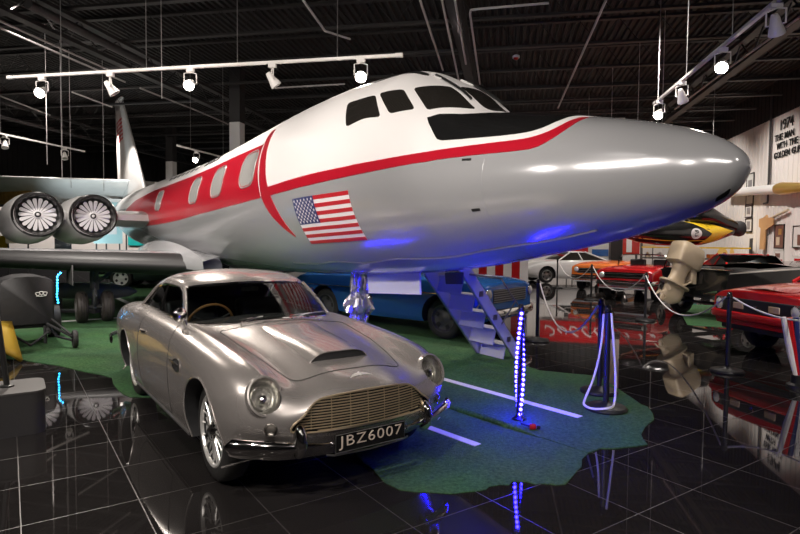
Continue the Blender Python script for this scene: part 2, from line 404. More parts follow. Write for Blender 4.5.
strip('anti_glare_panel', [(2.42, 0.85), (2.385, 0.887), (2.327, 0.925), (2.268, 0.967), (2.195, 1.027), (2.134, 1.032), (2.065, 1.019), (2.0, 1.009), (1.936, 0.999), (1.874, 0.99), (1.813, 0.982), (1.752, 0.974), (1.694, 0.965), (1.636, 0.956), (1.58, 0.945), (1.525, 0.933), (1.472, 0.92), (1.42, 0.903), (1.372, 0.882), (1.328, 0.853), (1.289, 0.815), (1.257, 0.765), (1.235, 0.694), (1.217, 0.616), (1.205, 0.526), (1.202, 0.418), (1.195, 0.2), (1.19, 0)],
      [(2.40, .82), (2.36, .72), (2.28, .60), (2.2, .5), (2.1, .40), (2.02, .33), (1.94, .28), (1.89, .2), (1.86, .15), (1.85, .1), (1.84, .06), (1.83, .03), (1.82, 0)], M['gloss_black'], k=10, port=True)
# cockpit glazing
for c4, r in ((((3.647, .868), (3.178, .84), (2.92, 1.066), (3.409, 1.187)), .10), (((3.14, .815), (2.904, .665), (2.585, .84), (2.825, 1.005)), .14), (((2.821, .60), (2.615, .27), (2.231, .30), (2.469, .776)), .08)):
    for sg in (1, -1):
        patch('cockpit_window', rounded(c4, r), M['dark_glass'], sides=(sg,))
patch('cockpit_window', rounded(((2.60, .16), (2.60, -.16), (2.12, -.16), (2.12, .16)), .08), M['dark_glass'])
patch('eyebrow_panel', rounded(((3.8, .42), (3.0, .21), (2.95, .28), (3.55, .52)), .15), M['black'], sides=(1, -1))
for sg in (1, -1):
    g = MB(); g.tube([fus(2.90 - .53 * i / 8, sg * (.215 + .02 * i / 8), .02) for i in range(9)], .012, 6); g.tube([fus(2.98, sg * .2, .008), fus(2.80, sg * .22, .012)], .014, 6, mi=1)
    g.build('windshield_wiper', [M['black'], M['white']], jet)
# cabin windows: a pale rim and the pane in it
for s in (5.88, 7.20, 8.50, 11.36):
    for sg in (1, -1):
        c4 = ((s + .25, 1.11), (s - .25, 1.11), (s - .25, 1.51), (s + .25, 1.51))
        w = patch('cabin_window', rounded(c4, .33), M['cabin_glass'], d=.008, sides=(sg,))
        big = rounded(((s + .27, 1.09), (s - .27, 1.09), (s - .27, 1.53), (s + .27, 1.53)), .33); n = len(big)
        g = MB(); g.tube([fus(a, sg * b, .008) for a, b in lerp_list(big + [big[0]], 49)[:-1]], .009, 5, closed=True)
        g.build('window_rim', M['cabin_glass'], w)
# flag painted below the stripe
S0, S1, T0, T1 = 4.466, 3.292, 1.79, 2.30
flag = strip('flag', [(S0, T1), (S1, T1)], [(S0, T0), (S1, T0)], M['flag_white'], d=.004, n=24, k=20)
for i in range(7):
    a = T0 + (T1 - T0) * 2 * i / 13; b = T0 + (T1 - T0) * (2 * i + 1) / 13
    strip('flag_stripe', [(S0, b), (S1, b)], [(S0, a), (S1, a)], M['flag_red'], d=.006, n=24, k=2, parent=flag)
SC = S0 + (S1 - S0) * .41; TC = T0 + (T1 - T0) * 7 / 13
strip('canton', [(S0, TC), (SC, TC)], [(S0, T0), (SC, T0)], M['flag_blue'], d=.008, n=14, k=10, parent=flag)
g = MB()
for r_ in range(9):
    for c in range(6 if r_ % 2 == 0 else 5):
        u = (c + (1 if r_ % 2 == 0 else 1.5)) / 7 - .04 * 0; u = (2 * c + (1 if r_ % 2 == 0 else 2)) / 12; v = (r_ + 1) / 10
        s = S0 + (SC - S0) * u; t = T0 + (TC - T0) * v
        pts = [fus(s + .021 * (1 if q % 2 == 0 else .42) * math.sin(PI * q / 5), t - .021 * (1 if q % 2 == 0 else .42) * math.cos(PI * q / 5), .010) for q in range(10)]
        g.add([fus(s, t, .010)] + pts, [(0, 1 + q, 1 + (q + 1) % 10) for q in range(10)])
g.build('stars', M['flag_white'], flag)
# faded registration strokes on the white crown above the band
for i, s in enumerate([8.30, 8.58, 8.88]):     # three big slanted characters, then faint smaller ones running aft
    g = MB()
    for k_ in (0, 1): patch('x', [(s + .14 - .1 * k_, .60 + .13 * k_), (s - .08 - .1 * k_, .60 + .13 * k_), (s - .12 - .1 * k_, .66 + .13 * k_), (s + .10 - .1 * k_, .66 + .13 * k_)], None, d=.007, dense=16, rings=2, mb=g)
    patch('x', [(s + .05, .60), (s - .02, .60), (s - .18, .79), (s - .11, .79)], None, d=.007, dense=16, rings=2, mb=g)
    g.build('registration_mark', M['dark_grey'], jet)
for i, s in enumerate([9.5, 9.85, 10.2, 10.55, 10.9, 11.25, 11.6]):
    patch('registration_mark', [(s + .12, .68), (s - .06, .68), (s - .12, .78), (s + .04, .78)], M['grey'], d=.007, dense=16, rings=2)
for s, t, a, b in ((1.79, 1.302, .045, .014), (1.72, 1.958, .04, .018)):
    patch('static_port', [(s + a, t - b), (s - a, t - b), (s - a, t + b), (s + a, t + b)], M['black'], dense=16)
patch('nose_lens', rounded(((.075, 2.66), (.15, 2.70), (.18, 2.90), (.10, 2.92)), .3), M['gloss_black'], sides=(1,))
g = MB()
for s in (1.62,):
    g.tube([fus(s, t * .05, .0003) for t in range(26, 60)], .002, 4)
g.build('panel_seam', M['aircraft_silver'], jet)
# belly keel strake: a bright rubbing strip along the chine
g = MB(); g.tube([fus(.9 + .2 * i, 2.62 + .02 * math.sin(i), .002) for i in range(24)], .010, 5); g.build('belly_strip', M['steel'], jet)

# wings: airfoil loft, with the dark de-icing boot as its own part
def airfoil(n=18):
    pts = []
    for i in range(n + 1):
        x = .5 * (1 - math.cos(PI * i / n)); y = .6 * (.2969 * math.sqrt(x) - .126 * x - .3516 * x * x + .2843 * x ** 3 - .1036 * x ** 4)
        pts.append((x, y))
    return pts
AF = airfoil()
def wing_sec(s, o, z, c, t, x0=0., x1=1., grow=0.):
    up = [p for p in AF if x0 <= p[0] <= x1]
    loop = [(x, y) for x, y in reversed(up)] + [(x, -.75 * y) for x, y in up[1:]]
    return [Vector((s + x * c, o, z + y * c * t / .12 * (1 + grow))) for x, y in loop]
for sg, nm in ((1, 'wing'), (-1, 'wing')):
    secs = [(8.80 + .56 * (o - 1.0), o, 1.085 + .035 * (o - 1), 3.9 - .3 * o, .15) for o in (.55, 1.0, 2.5, 4.5, 6.5, 8.2)]
    g = MB(); g.grid([[Vector((p.x, sg * p.y, p.z)) for p in wing_sec(*q)] for q in secs], cv=True)
    n = len(wing_sec(*secs[0])); g.f.append(tuple(5 * n + j for j in range(n))); g.m.append(0); g.f.append(tuple(range(n))); g.m.append(0)
    w = g.build('wing', M['aircraft_silver'], jet, ang=50)
    g = MB(); P = [[Vector((p.x - .02, sg * p.y, p.z)) for p in wing_sec(*q, 0, .14, .05)] for q in secs[1:]]
    g.grid(P); g.f.append(tuple(range(len(P[0])))); g.m.append(0)
    g.build('leading_edge_boot', M['wing_boot'] if 'wing_boot' in M else M.setdefault('wing_boot', mat('wing_boot', (.016, .015, .015), .5)), w, ang=60)
    g = MB(); P = []
    for i in range(25):     # wing root fairing
        s = 8.2 + 5.6 * i / 24; k_ = math.sin(PI * i / 24) ** .6
        P.append([Vector((s, sg * y, z)) for y, z in ((.5, 1.02), (.98 + .22 * k_, 1.05), (1.0 + .24 * k_, 1.15 + .08 * k_), (1.0 + .05 * k_, 1.2 + .35 * k_), (.7, 1.3))])
    g.grid(P); g.build('wing_fairing', M['aircraft_silver'], jet, ang=60)
# fin, rudder stripes, tailplane
M['fin'] = mat('fin_paint', (.62, .60, .58), .35)
def slab(rootLE, rootTE, tipLE, tipTE, th, n=8):
    """lofted thin aerofoil between two chords"""
    P = []
    nrm = (Vector(rootTE) - Vector(rootLE)).cross(Vector(tipLE) - Vector(rootLE)).normalized()
    for i in range(n + 1):
        f = i / n; a = Vector(rootLE).lerp(Vector(tipLE), f); b = Vector(rootTE).lerp(Vector(tipTE), f); c = (b - a).length
        P.append([a + (b - a) * x + nrm * (y * c * th / .12) for x, y in [(x, y) for x, y in reversed(AF)] + [(x, -y) for x, y in AF[1:]]])
    g = MB(); g.grid(P, cv=True); m = len(P[0]); g.f.append(tuple(n * m + j for j in range(m))); g.m.append(0)
    return g
fin = slab((17.6, 0, 3.0), (22.5, 0, 2.9), (21.5, 0, 6.72), (23.0, 0, 6.72), .09).build('tail_fin', M['fin'], jet, ang=50)
g = MB()
def fin_y(s, z):
    f = (z - 3.0) / 3.72; le = 17.6 + 3.9 * f; te = 22.5 + .5 * f; c = te - le; x = min(max((s - le) / c, .001), 1)
    return c * .09 / .12 * .6 * (.2969 * math.sqrt(x) - .126 * x - .3516 * x * x + .2843 * x ** 3 - .1036 * x ** 4) + .006
for i in range(6):
    z = 5.10 + .15 * i; s0 = 20.55 + (z - 5.1) * .6
    for sg in (1, -1): g.grid([[Vector((s0 + 1.35 * k_ / 8, sg * fin_y(s0 + 1.35 * k_ / 8, z + dz), z + dz)) for k_ in range(9)] for dz in (0, .04, .08)])
g.build('fin_flag', M['flag_red'], fin)
g = MB(); g.lathe([(-.3, .001), (-.1, .07), (.6, .10), (1.2, .06), (1.5, .001)], (21.6, 0, 6.72), (1, 0, 0), 16); g.build('fin_bullet', M['fin'], fin)
for sg in (1, -1):
    slab((19.2, sg * .1, 3.52), (22.3, sg * .1, 2.85), (22.0, sg * 5.2, 3.60), (23.8, sg * 5.2, 2.95), .09).build('tailplane', M['fin'], jet, ang=50)
# engines: two nacelles side by side on each flank
M['vane'] = mat('fan_vane', (.66, .65, .65), .4, metal=.2)
M['nacelle'] = mat('nacelle_grey', (.52, .51, .50), .3, metal=.35, coat=.3)
M['inlet_lip'] = mat('inlet_lip', (.010, .009, .009), .3)
for sg in (1, -1):
    for o in (2.15, 3.16):
        y = sg * o; c = (12.1, y, 2.06); g = MB()
        g.lathe([(.03, .40), (-.01, .415), (.02, .44), (.25, .48), (.7, .52), (1.3, .53), (2.0, .48), (2.8, .38), (3.2, .31), (3.2, .25), (2.9, .22)], c, (1, .10 * sg, -.07), 48, cap=False)
        e = g.build('engine', M['nacelle'], jet, ang=60)
        g = MB(); g.lathe([(.24, .345), (.06, .36), (-.03, .39), (-.045, .425), (-.02, .450), (.06, .466), (.10, .465)], c, (1, 0, 0), 48, cap=False); g.build('inlet_lip', M['inlet_lip'], e)
        g = MB(); g.lathe([(.30, .0005), (.30, .37)], c, (1, 0, 0), 40, cap=False); g.lathe([(.22, .36), (.3, .36)], c, (1, 0, 0), 40, cap=False); g.build('inlet_duct', M['matt_black'], e)
        g = MB()
        for q in range(18):
            a = 2 * PI * q / 18; u = Vector((0, math.cos(a), math.sin(a))); v = Vector((0, -math.sin(a), math.cos(a))); C_ = Vector(c)
            P = []
            for r_, wd in ((.07, .010), (.10, .0145), (.20, .0275), (.28, .037), (.315, .036), (.335, .018)):
                P.append([C_ + u * r_ + v * (wd * e_) + Vector((.10, 0, 0)) for e_ in (-1, 0, 1)])
            g.grid(P)
        g.build('fan_vanes', M['vane'], e, ang=60)
        g = MB(); g.lathe([(.07, .0005), (.075, .022), (.08, .03)], c, (1, 0, 0), 24); g.lathe([(.075, .03), (.08, .058), (.10, .06)], c, (1, 0, 0), 24, mi=1, cap=False); g.lathe([(.085, .06), (.09, .082), (.12, .085)], c, (1, 0, 0), 24, cap=False)
        g.build('fan_hub', [M['vane'], M['black']], e)
    g = MB(); P = []
    for i in range(15):
        s = 12.35 + 2.6 * i / 14; h = .17 * math.sin(PI * (i + .6) / 15.2) ** .5
        P.append([Vector((s, sg * y, 2.06 + q * h)) for y, q in ((.6, 1.3), (1.9, 1), (2.72, .9 + .5), (3.1, .8), (3.1, -.8), (2.72, -1.4), (1.9, -1), (.6, -1.3))])
    g.grid(P, cv=True); g.f.append(tuple(range(8))); g.m.append(0); g.build('engine_pylon', M['nacelle'], jet, ang=50)
# landing gear
def jet_wheel(c, r, w, parent):
    g = MB(); g.lathe([(-w / 2, r * .55), (-w / 2, r * .8), (-w * .42, r * .93), (-w * .2, r), (w * .2, r), (w * .42, r * .93), (w / 2, r * .8), (w / 2, r * .55)], c, (0, 1, 0), 36)
    for q in (-.1, 0, .1): g.tube([(c[0] + (r + .001) * math.cos(2 * PI * i / 36), c[1] + q * w * 2, c[2] + (r + .001) * math.sin(2 * PI * i / 36)) for i in range(36)], .006, 4, closed=True)
    t = g.build('wheel', M['tyre_brown'] if 'tyre_brown' in M else M.setdefault('tyre_brown', mat('aircraft_tyre', (.035, .028, .024), .6)), parent)
    g = MB(); g.lathe([(-w * .52, .001), (-w * .52, r * .25), (-w * .45, r * .5), (-w * .52, r * .56), (w * .52, r * .56), (w * .45, r * .5), (w * .52, r * .25), (w * .52, .001)], c, (0, 1, 0), 24); g.build('hub', M['grey'], t)
for sg in (1, -1):
    y = sg * 2.37
    g = MB(); g.tube([(10.43, y, 1.12), (10.43, y, .62)], .075, 14); g.tube([(10.43, y, .66), (10.43, y, .26)], .045, 12, mi=1); g.tube([(10.43, y - .2, .29), (10.43, y + .2, .29)], .04, 10)
    g.tube([(10.43, y, .72), (10.43, y - sg * .55, 1.12)], .032, 8); g.tube([(10.43, y, .75), (9.8, y, 1.12)], .03, 8); g.tube([(10.35, y, .72), (10.2, y, .5), (10.38, y, .3)], .025, 8)
    l = g.build('main_gear_strut', [M['dark_grey'], M['steel']], jet)
    for q in (-.215, .215): jet_wheel((10.43, y + q, .292), .292, .19, l)
    g = MB(); g.box((10.2, y + sg * .42, .93), (1.0, .02, .36)); g.build('gear_door', M['dark_grey'], jet, bevel=.01)
# nose gear wrapped in crumpled foil, its doors
g = MB(); P = []; rr = random.Random(3)
prof = [(1.30, .10), (1.2, .115), (1.1, .105), (1.0, .12), (.93, .115), (.88, .125), (.82, .17), (.74, .20), (.68, .19), (.62, .125), (.55, .13), (.48, .12), (.40, .125), (.32, .10), (.26, .08)]
for z, r_ in prof:
    P.append([Vector((4.72 + r_ * .8 * math.cos(2 * PI * j / 40) * (1 + rr.uniform(-.22, .2)), r_ * math.sin(2 * PI * j / 40) * (1 + rr.uniform(-.22, .2)), z + rr.uniform(-.03, .03))) for j in range(40)])
g.grid(P, cv=True); ng = g.build('nose_gear_strut', M['foil'], jet, ang=18)
for q in (-.16, .16): jet_wheel((4.72, q, .23), .23, .15, ng)
g = MB(); g.tube([(4.72, -.2, .23), (4.72, .2, .23)], .035, 8); g.tube([(4.72, 0, .4), (4.72, 0, .2)], .05, 8); g.build('axle', M['steel'], ng)
g = MB(); g.prism([(4.50, 1.19), (3.40, 1.24), (3.38, .985), (4.47, .915)], lambda a, b, d: Vector((a, d, b)), -.015, .015); g.build('nose_gear_door', M['white'], jet, bevel=.008)
g = MB(); g.prism([(3.30, 1.23), (3.0, 1.25), (3.0, 1.12), (3.28, 1.1)], lambda a, b, d: Vector((a, d, b)), -.3, -.27); g.build('nose_gear_door', M['dark_grey'], jet, bevel=.008)
# ---------------------------------------------------------------- silver grand tourer
# local frame: x forward from the front axle, y to the car's left, z up
car = thing('sports_car', 'silver classic coupe with wire wheels and plate JBZ6007 parked under the jet', 'car', (-1.376, 3.967, 0), R(-43.85))
def wheel(parent, c, r, w, out, style='wire', steer=0., rim_m=None):
    """tyre with rim as sub-part; out = +1/-1 side that faces outwards (y)"""
    c = Vector(c); rot = Matrix.Rotation(steer, 3, 'Z'); ax = rot @ Vector((0, out, 0))
    g = MB(); k = .66
    g.lathe([(-w / 2, r * k), (-w * .52, r * .8), (-w * .46, r * .93), (-w * .34, r * .985), (-w * .1, r), (w * .1, r), (w * .34, r * .985), (w * .46, r * .93), (w * .52, r * .8), (w / 2, r * k)], c, ax, 48, cap=False)
    t = g.build('wheel', M['rubber'], parent)
    if style == 'wire':
        g = MB(); g.lathe([(w * .5, r * .72), (w * .53, r * .69), (w * .5, r * .655), (w * .40, r * .64)], c, ax, 48, cap=False); g.lathe([(w * .40, r * .64), (-w * .3, r * .62)], c, ax, 48, cap=False, mi=1); g.build('rim', [M['spoke'], M['matt_black']], t)
        g = MB(); a0 = ax.orthogonal().normalized(); b0 = ax.cross(a0)
        for i in range(48):
            q = 2 * PI * i / 48; d = .16 * (1 if i % 2 else -1)
            hub = c + ax * (w * (.42 if i % 4 < 2 else .05)) + (a0 * math.cos(q + d) + b0 * math.sin(q + d)) * r * .17
            rm = c + ax * (w * (.30 if i % 3 else .44)) + (a0 * math.cos(q) + b0 * math.sin(q)) * r * .65
            g.tube([hub, rm], .0055, 5)
        g.build('wire_spokes', M['spoke'], t)
        g = MB(); g.lathe([(-w * .1, r * .19), (w * .42, r * .18), (w * .46, r * .13), (w * .6, r * .10), (w * .62, r * .04), (w * .62, .0005)], c, ax, 24)
        for q in (0, PI / 2, PI, 1.5 * PI)[:2]:
            u = (a0 * math.cos(q) + b0 * math.sin(q)); g.tube([c + ax * w * .58 - u * r * .22, c + ax * w * .60, c + ax * w * .58 + u * r * .22], [.008, .018, .008], 6)
        g.build('knock_off_nut', M['chrome'], t)
        g = MB(); g.lathe([(-w * .2, r * .62), (-w * .2, .0005)], c, ax, 24, cap=False); g.build('brake_drum', M['matt_black'], t)
    else:
        g = MB(); g.lathe([(w * .5, r * .68), (w * .54, r * .64), (w * .46, r * .60), (w * .3, r * .56), (w * .22, r * .30), (w * .34, r * .16), (w * .36, .0005)], c, ax, 32, cap=False)
        a0 = ax.orthogonal().normalized(); b0 = ax.cross(a0)
        for i in range(5):
            q = 2 * PI * i / 5; u = a0 * math.cos(q) + b0 * math.sin(q); v = ax.cross(u)
            g.add([c + ax * w * .30 + u * r * .34 + v * r * .1, c + ax * w * .345 + u * r * .55 + v * r * .12, c + ax * w * .345 + u * r * .55 - v * r * .12, c + ax * w * .30 + u * r * .34 - v * r * .1], [(0, 1, 2, 3)], 1)
        g.build('rim', [rim_m or M['steel'], M['matt_black']], t)
    return t

NET = [
 [(.60, 0, .235), (.595, .2, .235), (.575, .4, .24), (.545, .54, .25), (.49, .64, .26), (.43, .72, .265), (.37, .765, .27), (.35, .768, .24), (.33, .755, .20)],
 [(.71, 0, .36), (.705, .2, .36), (.685, .4, .365), (.645, .54, .38), (.585, .655, .39), (.49, .745, .39), (.385, .80, .38), (.335, .80, .32), (.31, .775, .205)],
 [(.775, 0, .50), (.768, .2, .50), (.745, .40, .50), (.712, .54, .505), (.65, .655, .51), (.545, .76, .51), (.38, .825, .49), (.25, .82, .36), (.20, .785, .205)],
 [(.765, 0, .635), (.757, .2, .63), (.72, .40, .60), (.685, .53, .60), (.635, .64, .625), (.52, .765, .62), (.31, .84, .58), (.13, .828, .37), (.08, .785, .205)],
 [(.675, 0, .715), (.665, .2, .71), (.635, .40, .672), (.605, .53, .69), (.56, .635, .735), (.45, .765, .70), (.21, .846, .62), (.02, .83, .38), (-.03, .785, .20)],
 [(.45, 0, .775), (.44, .2, .77), (.425, .41, .728), (.415, .53, .765), (.38, .635, .815), (.28, .775, .765), (.06, .85, .64), (-.09, .832, .38), (-.12, .785, .20)],
 [(.12, 0, .838), (.115, .2, .832), (.11, .42, .795), (.10, .54, .82), (.07, .645, .858), (.0, .785, .80), (-.12, .848, .65), (-.21, .832, .38), (-.23, .785, .20)],
 [(-.22, 0, .885), (-.225, .2, .878), (-.235, .44, .845), (-.24, .56, .862), (-.25, .66, .882), (-.28, .79, .822), (-.34, .845, .66), (-.38, .832, .38), (-.40, .785, .20)],
 [(-.48, 0, .925), (-.49, .2, .918), (-.52, .46, .885), (-.54, .58, .89), (-.55, .675, .898), (-.57, .795, .832), (-.60, .843, .66), (-.62, .83, .38), (-.63, .785, .20)],
 [(-.95, 0, .935), (-.95, .2, .932), (-.95, .48, .91), (-.95, .60, .91), (-.95, .69, .908), (-.95, .797, .838), (-.95, .84, .66), (-.95, .826, .38), (-.95, .785, .20)],
 [(-1.5, 0, .935), (-1.5, .2, .932), (-1.5, .48, .92), (-1.5, .60, .918), (-1.5, .69, .914), (-1.5, .797, .848), (-1.5, .84, .66), (-1.5, .826, .38), (-1.5, .785, .20)],
 [(-2.1, 0, .96), (-2.1, .2, .955), (-2.1, .48, .94), (-2.1, .60, .93), (-2.1, .68, .922), (-2.1, .79, .862), (-2.1, .845, .67), (-2.1, .83, .38), (-2.1, .785, .20)],
 [(-2.6, 0, .985), (-2.6, .2, .975), (-2.6, .46, .945), (-2.6, .58, .925), (-2.6, .66, .908), (-2.6, .772, .85), (-2.6, .838, .68), (-2.6, .825, .40), (-2.6, .78, .22)],
 [(-3.1, 0, .93), (-3.1, .2, .92), (-3.1, .43, .895), (-3.1, .55, .885), (-3.1, .62, .875), (-3.1, .735, .82), (-3.1, .80, .68), (-3.1, .79, .42), (-3.1, .74, .26)],
 [(-3.5, 0, .84), (-3.5, .2, .835), (-3.5, .40, .825), (-3.5, .51, .83), (-3.5, .58, .832), (-3.5, .68, .785), (-3.5, .735, .67), (-3.5, .725, .45), (-3.5, .67, .32)],
 [(-3.70, 0, .72), (-3.70, .2, .715), (-3.69, .38, .715), (-3.68, .48, .725), (-3.66, .55, .73), (-3.64, .63, .70), (-3.62, .67, .62), (-3.62, .66, .48), (-3.62, .61, .36)],
 [(-3.76, 0, .55), (-3.76, .2, .55), (-3.75, .36, .55), (-3.73, .45, .55), (-3.72, .52, .56), (-3.70, .58, .56), (-3.68, .61, .55), (-3.68, .60, .48), (-3.68, .56, .38)],
 [(-3.70, 0, .36), (-3.70, .2, .36), (-3.69, .34, .36), (-3.68, .42, .37), (-3.67, .48, .38), (-3.66, .53, .39), (-3.65, .56, .39), (-3.65, .56, .38), (-3.65, .54, .37)],
]
def bicubic(net, si, sj):
    rows = []
    for r_ in net:
        full = [Vector((x, -y, z)) for x, y, z in reversed(r_[1:])] + [Vector(p) for p in r_]
        rows.append(crom(full, sj))
    cols = [crom([rows[i][j] for i in range(len(rows))], si) for j in range(len(rows[0]))]
    return [[cols[j][i] for j in range(len(cols))] for i in range(len(cols[0]))]
BP = bicubic(NET, 7, 7); n, m = len(BP), len(BP[0])
g = MB(); g.grid(BP)
loop = [j for j in range(m)] + [i * m + m - 1 for i in range(1, n)] + [(n - 1) * m + j for j in range(m - 2, -1, -1)] + [i * m for i in range(n - 2, 0, -1)]
c = len(g.v); g.v.append((-1.5, 0, .2))
for a, b in zip(loop, loop[1:] + loop[:1]): g.f.append((c, a, b)); g.m.append(0)
body = g.build('car_body', [M['car_silver'], M['matt_black']], car, ang=180)
bvh = BVHTree.FromPolygons([v.co.copy() for v in body.data.vertices], [tuple(p.vertices) for p in body.data.polygons])
def top_z(x, y):
    h = bvh.ray_cast(Vector((x, y, 2)), Vector((0, 0, -1))); return h[0].z if h[0] else .9
def front_x(y, z):
    h = bvh.ray_cast(Vector((2, y, z)), Vector((-1, 0, 0))); return h[0].x if h[0] else .7
def side_y(x, z, sg):
    h = bvh.ray_cast(Vector((x, 2 * sg, z)), Vector((0, -sg, 0))); return h[0].y if h[0] else .8 * sg
# cutters
cut = []
def squash(g, c, k=.87):
    g.v = [(v[0], c[1] + (v[1] - c[1]) * k, v[2]) for v in g.v]; return g
def cutter(mb): o = mb.build('cutter', M['matt_black'], car, ang=180); cut.append(o)
for x in (0, -2.489):
    for sg in (1, -1):
        r_ = .352 if x == 0 else .342
        g = MB(); g.lathe([(0, r_), (.5, r_)], (x + (.03 if x == 0 else 0), sg * .50, .33), (0, sg, 0), 40); cutter(g)
MH = [(.512, .485), (.502, .505), (.475, .527), (.435, .553), (.405, .583), (.375, .608), (.345, .626), (.30, .640), (.22, .650), (.10, .656), (0, .658)]
MOUTH = [(-y, z) for y, z in MH]
MOUTH = MOUTH + [(-y, z) for y, z in reversed(MOUTH[:-1])]
MOUTH += [(.505, .465), (.47, .450), (.3, .44), (0, .435), (-.3, .44), (-.47, .450), (-.505, .465)]
cutter(MB().prism(MOUTH, lambda a, b, d: Vector((d, a, b)), .58, 1.0))
LAMPS = []; M['reflector'] = mat('lamp_reflector', (.80, .78, .74), .24, metal=.75)
for sg in (1, -1):
    c = Vector((.597, sg * .625, .665)); nrm = Vector((.90, sg * .03, .42)).normalized(); LAMPS.append((sg, c, nrm))
    cutter(squash(MB().lathe([(-.10, .106), (.2, .106)], c, nrm, 40), c))
cutter(MB().prism([(-2.35, .50), (-2.35, 1.4), (-1.03, 1.4), (-1.0, .50)], lambda a, b, d: Vector((a, d, b)), -.625, .625))
cutaway(body, cut)
# front: grille
g = MB(); nb = 13
def halfw(z):
    L_ = [(z_, y_) for y_, z_ in MH]
    if z < .485: return .30 + .18 * min(1, max(0, (z - .437) / .035))
    for (z0, y0), (z1, y1) in zip(L_, L_[1:]):
        if z0 <= z <= z1: return y0 + (y1 - y0) * (z - z0) / (z1 - z0)
    return .5
def gx(y): return .768 - .28 * y * y - .1 * abs(y) ** 3
GB = MB(); GB.prism(MOUTH, lambda a, b, d: Vector((gx(a) - .05 - d, a, b)), 0, .05)
gr = GB.build('grille_back', M['matt_black'], car, ang=180)
for i in range(nb):
    z = .446 + .204 * i / (nb - 1); h = halfw(z) - .006
    g = MB(); g.tube([(gx(h * q / 12) - .008 - .10 * max(0, z - .56), h * q / 12, z) for q in range(-12, 13)], .0052, 6, flat=(.85, 1.3)); g.build('grille_bar', M['brass'], gr)
for i in range(-3, 4):
    y = i * .125; zz = [z for z in [.44 + .002 * q for q in range(108)] if halfw(z) > abs(y) + .004]
    g = MB(); g.tube([(gx(y) - .018 - .10 * max(0, z - .56), y, z) for z in (min(zz), (min(zz) + max(zz)) / 2, max(zz))], .003, 5); g.build('grille_upright', M['brass'], gr)
g = MB(); ml = lerp_list(MOUTH + [MOUTH[0]], 121)[:-1]
g.tube([(front_x(y, z) + .001, y, z) for y, z in ml], .0065, 6, closed=True); g.build('grille_surround', M['brass'], car)
# headlamps
for sg, c, nrm in LAMPS:
    g = MB(); g.lathe([(-.012, .100), (.006, .102), (.018, .110), (.016, .121), (-.012, .128)], c, nrm, 48, cap=False)
    squash(g, c); hl = g.build('headlamp', M['car_silver'], car)
    g = MB(); g.lathe([(-.085, .0005), (-.08, .03), (-.06, .07), (-.03, .096), (.006, .1055)], c, nrm, 40, cap=False); squash(g, c); g.build('reflector', M['reflector'], hl)
    g = MB(); g.lathe([(-.082, .0005), (-.082, .028), (-.03, .03), (-.01, .022), (-.004, .0005)], c - Vector((0, 0, .012)), nrm, 20, cap=False)
    g.lathe([(-.07, .075), (-.045, .078), (-.04, .070), (-.06, .066)], c, nrm, 30, cap=False); squash(g, c); g.build('bulb_shield', M['chrome'], hl)
    g = MB(); g.lathe([(.012, .103), (.022, .085), (.030, .055), (.034, .0005)], c, nrm, 40, cap=False); squash(g, c); g.build('headlamp_cover', M['lens'], hl)
    y = sg * .615; z = .488; x = front_x(y, z); nn = Vector((.88, sg * .45, .05)).normalized(); p = Vector((x, y, z)) - nn * .004
    g = MB(); g.lathe([(-.02, .040), (.008, .040), (.014, .036), (.010, .031), (-.01, .02), (-.014, .0005)], p, nn, 28, cap=False); sl = g.build('side_lamp', M['chrome'], car)
    g = MB(); g.lathe([(.008, .032), (.016, .02), (.018, .0005)], p, nn, 24, cap=False); g.build('lamp_lens', M['lens'], sl)
# bumpers and overriders
for sg in (1, -1):
    bl = [(.515, .825, .395), (.545, .80, .39), (.585, .75, .386), (.625, .68, .381), (.66, .60, .374), (.70, .48, .37), (.72, .37, .37)]
    pts = crom([Vector((x + .02, y * sg, z)) for x, y, z in bl], 6)
    g = MB(); k = len(pts); P = []
    for i, p in enumerate(pts):
        t = (pts[min(i + 1, k - 1)] - pts[max(i - 1, 0)]).normalized(); o_ = t.cross(Vector((0, 0, 1))); o_ = o_ if o_.x > 0 or o_.y * sg > 0 else -o_
        if o_.dot(Vector((.7, .3 * sg, 0))) < 0: o_ = -o_
        h = .048 * (min(1, .35 + i / 8)) * (1 if i < 24 else 1 - .055 * (i - 24))
        P.append([p + Vector((0, 0, h * a)) + o_ * b for a, b in ((-1, -.006), (-.85, .014), (-.45, .026), (0, .030), (.45, .026), (.85, .014), (1, -.006), (.6, -.012), (-.6, -.012))])
    g.grid(P, cv=True); g.f.append(tuple(range(9))); g.m.append(0); g.f.append(tuple((k - 1) * 9 + j for j in range(9))); g.m.append(0)
    bp = g.build('front_bumper', M['chrome'], car, ang=60)
    c = Vector((.742, sg * .462, .405)); P = []
    for i in range(17):
        a = -1 + 2 * i / 16; w_ = .036 * math.sqrt(max(0, 1 - abs(a) ** 3)) + .001; d_ = .058 * math.sqrt(max(0, 1 - a * a)) + .002; bend = -.03 * a * a
        P.append([c + Vector((bend + d_ * math.cos(q), w_ * math.sin(q), .112 * a)) for q in [2 * PI * j / 18 for j in range(18)]])
    g = MB(); g.grid(P, cv=True); g.lathe([(0, .02), (.05, .02)], c + Vector((-.09, 0, 0)), (1, 0, 0), 12); g.build('overrider', M['chrome'], bp)
    g = MB(); g.tube([(.735, sg * .44, .375), (.762, sg * .35, .37), (.778, sg * .275, .368)], [.012, .010, .009], 8); g.sphere((.778, sg * .275, .368), .016); g.build('bumper_bar', M['chrome'], bp)
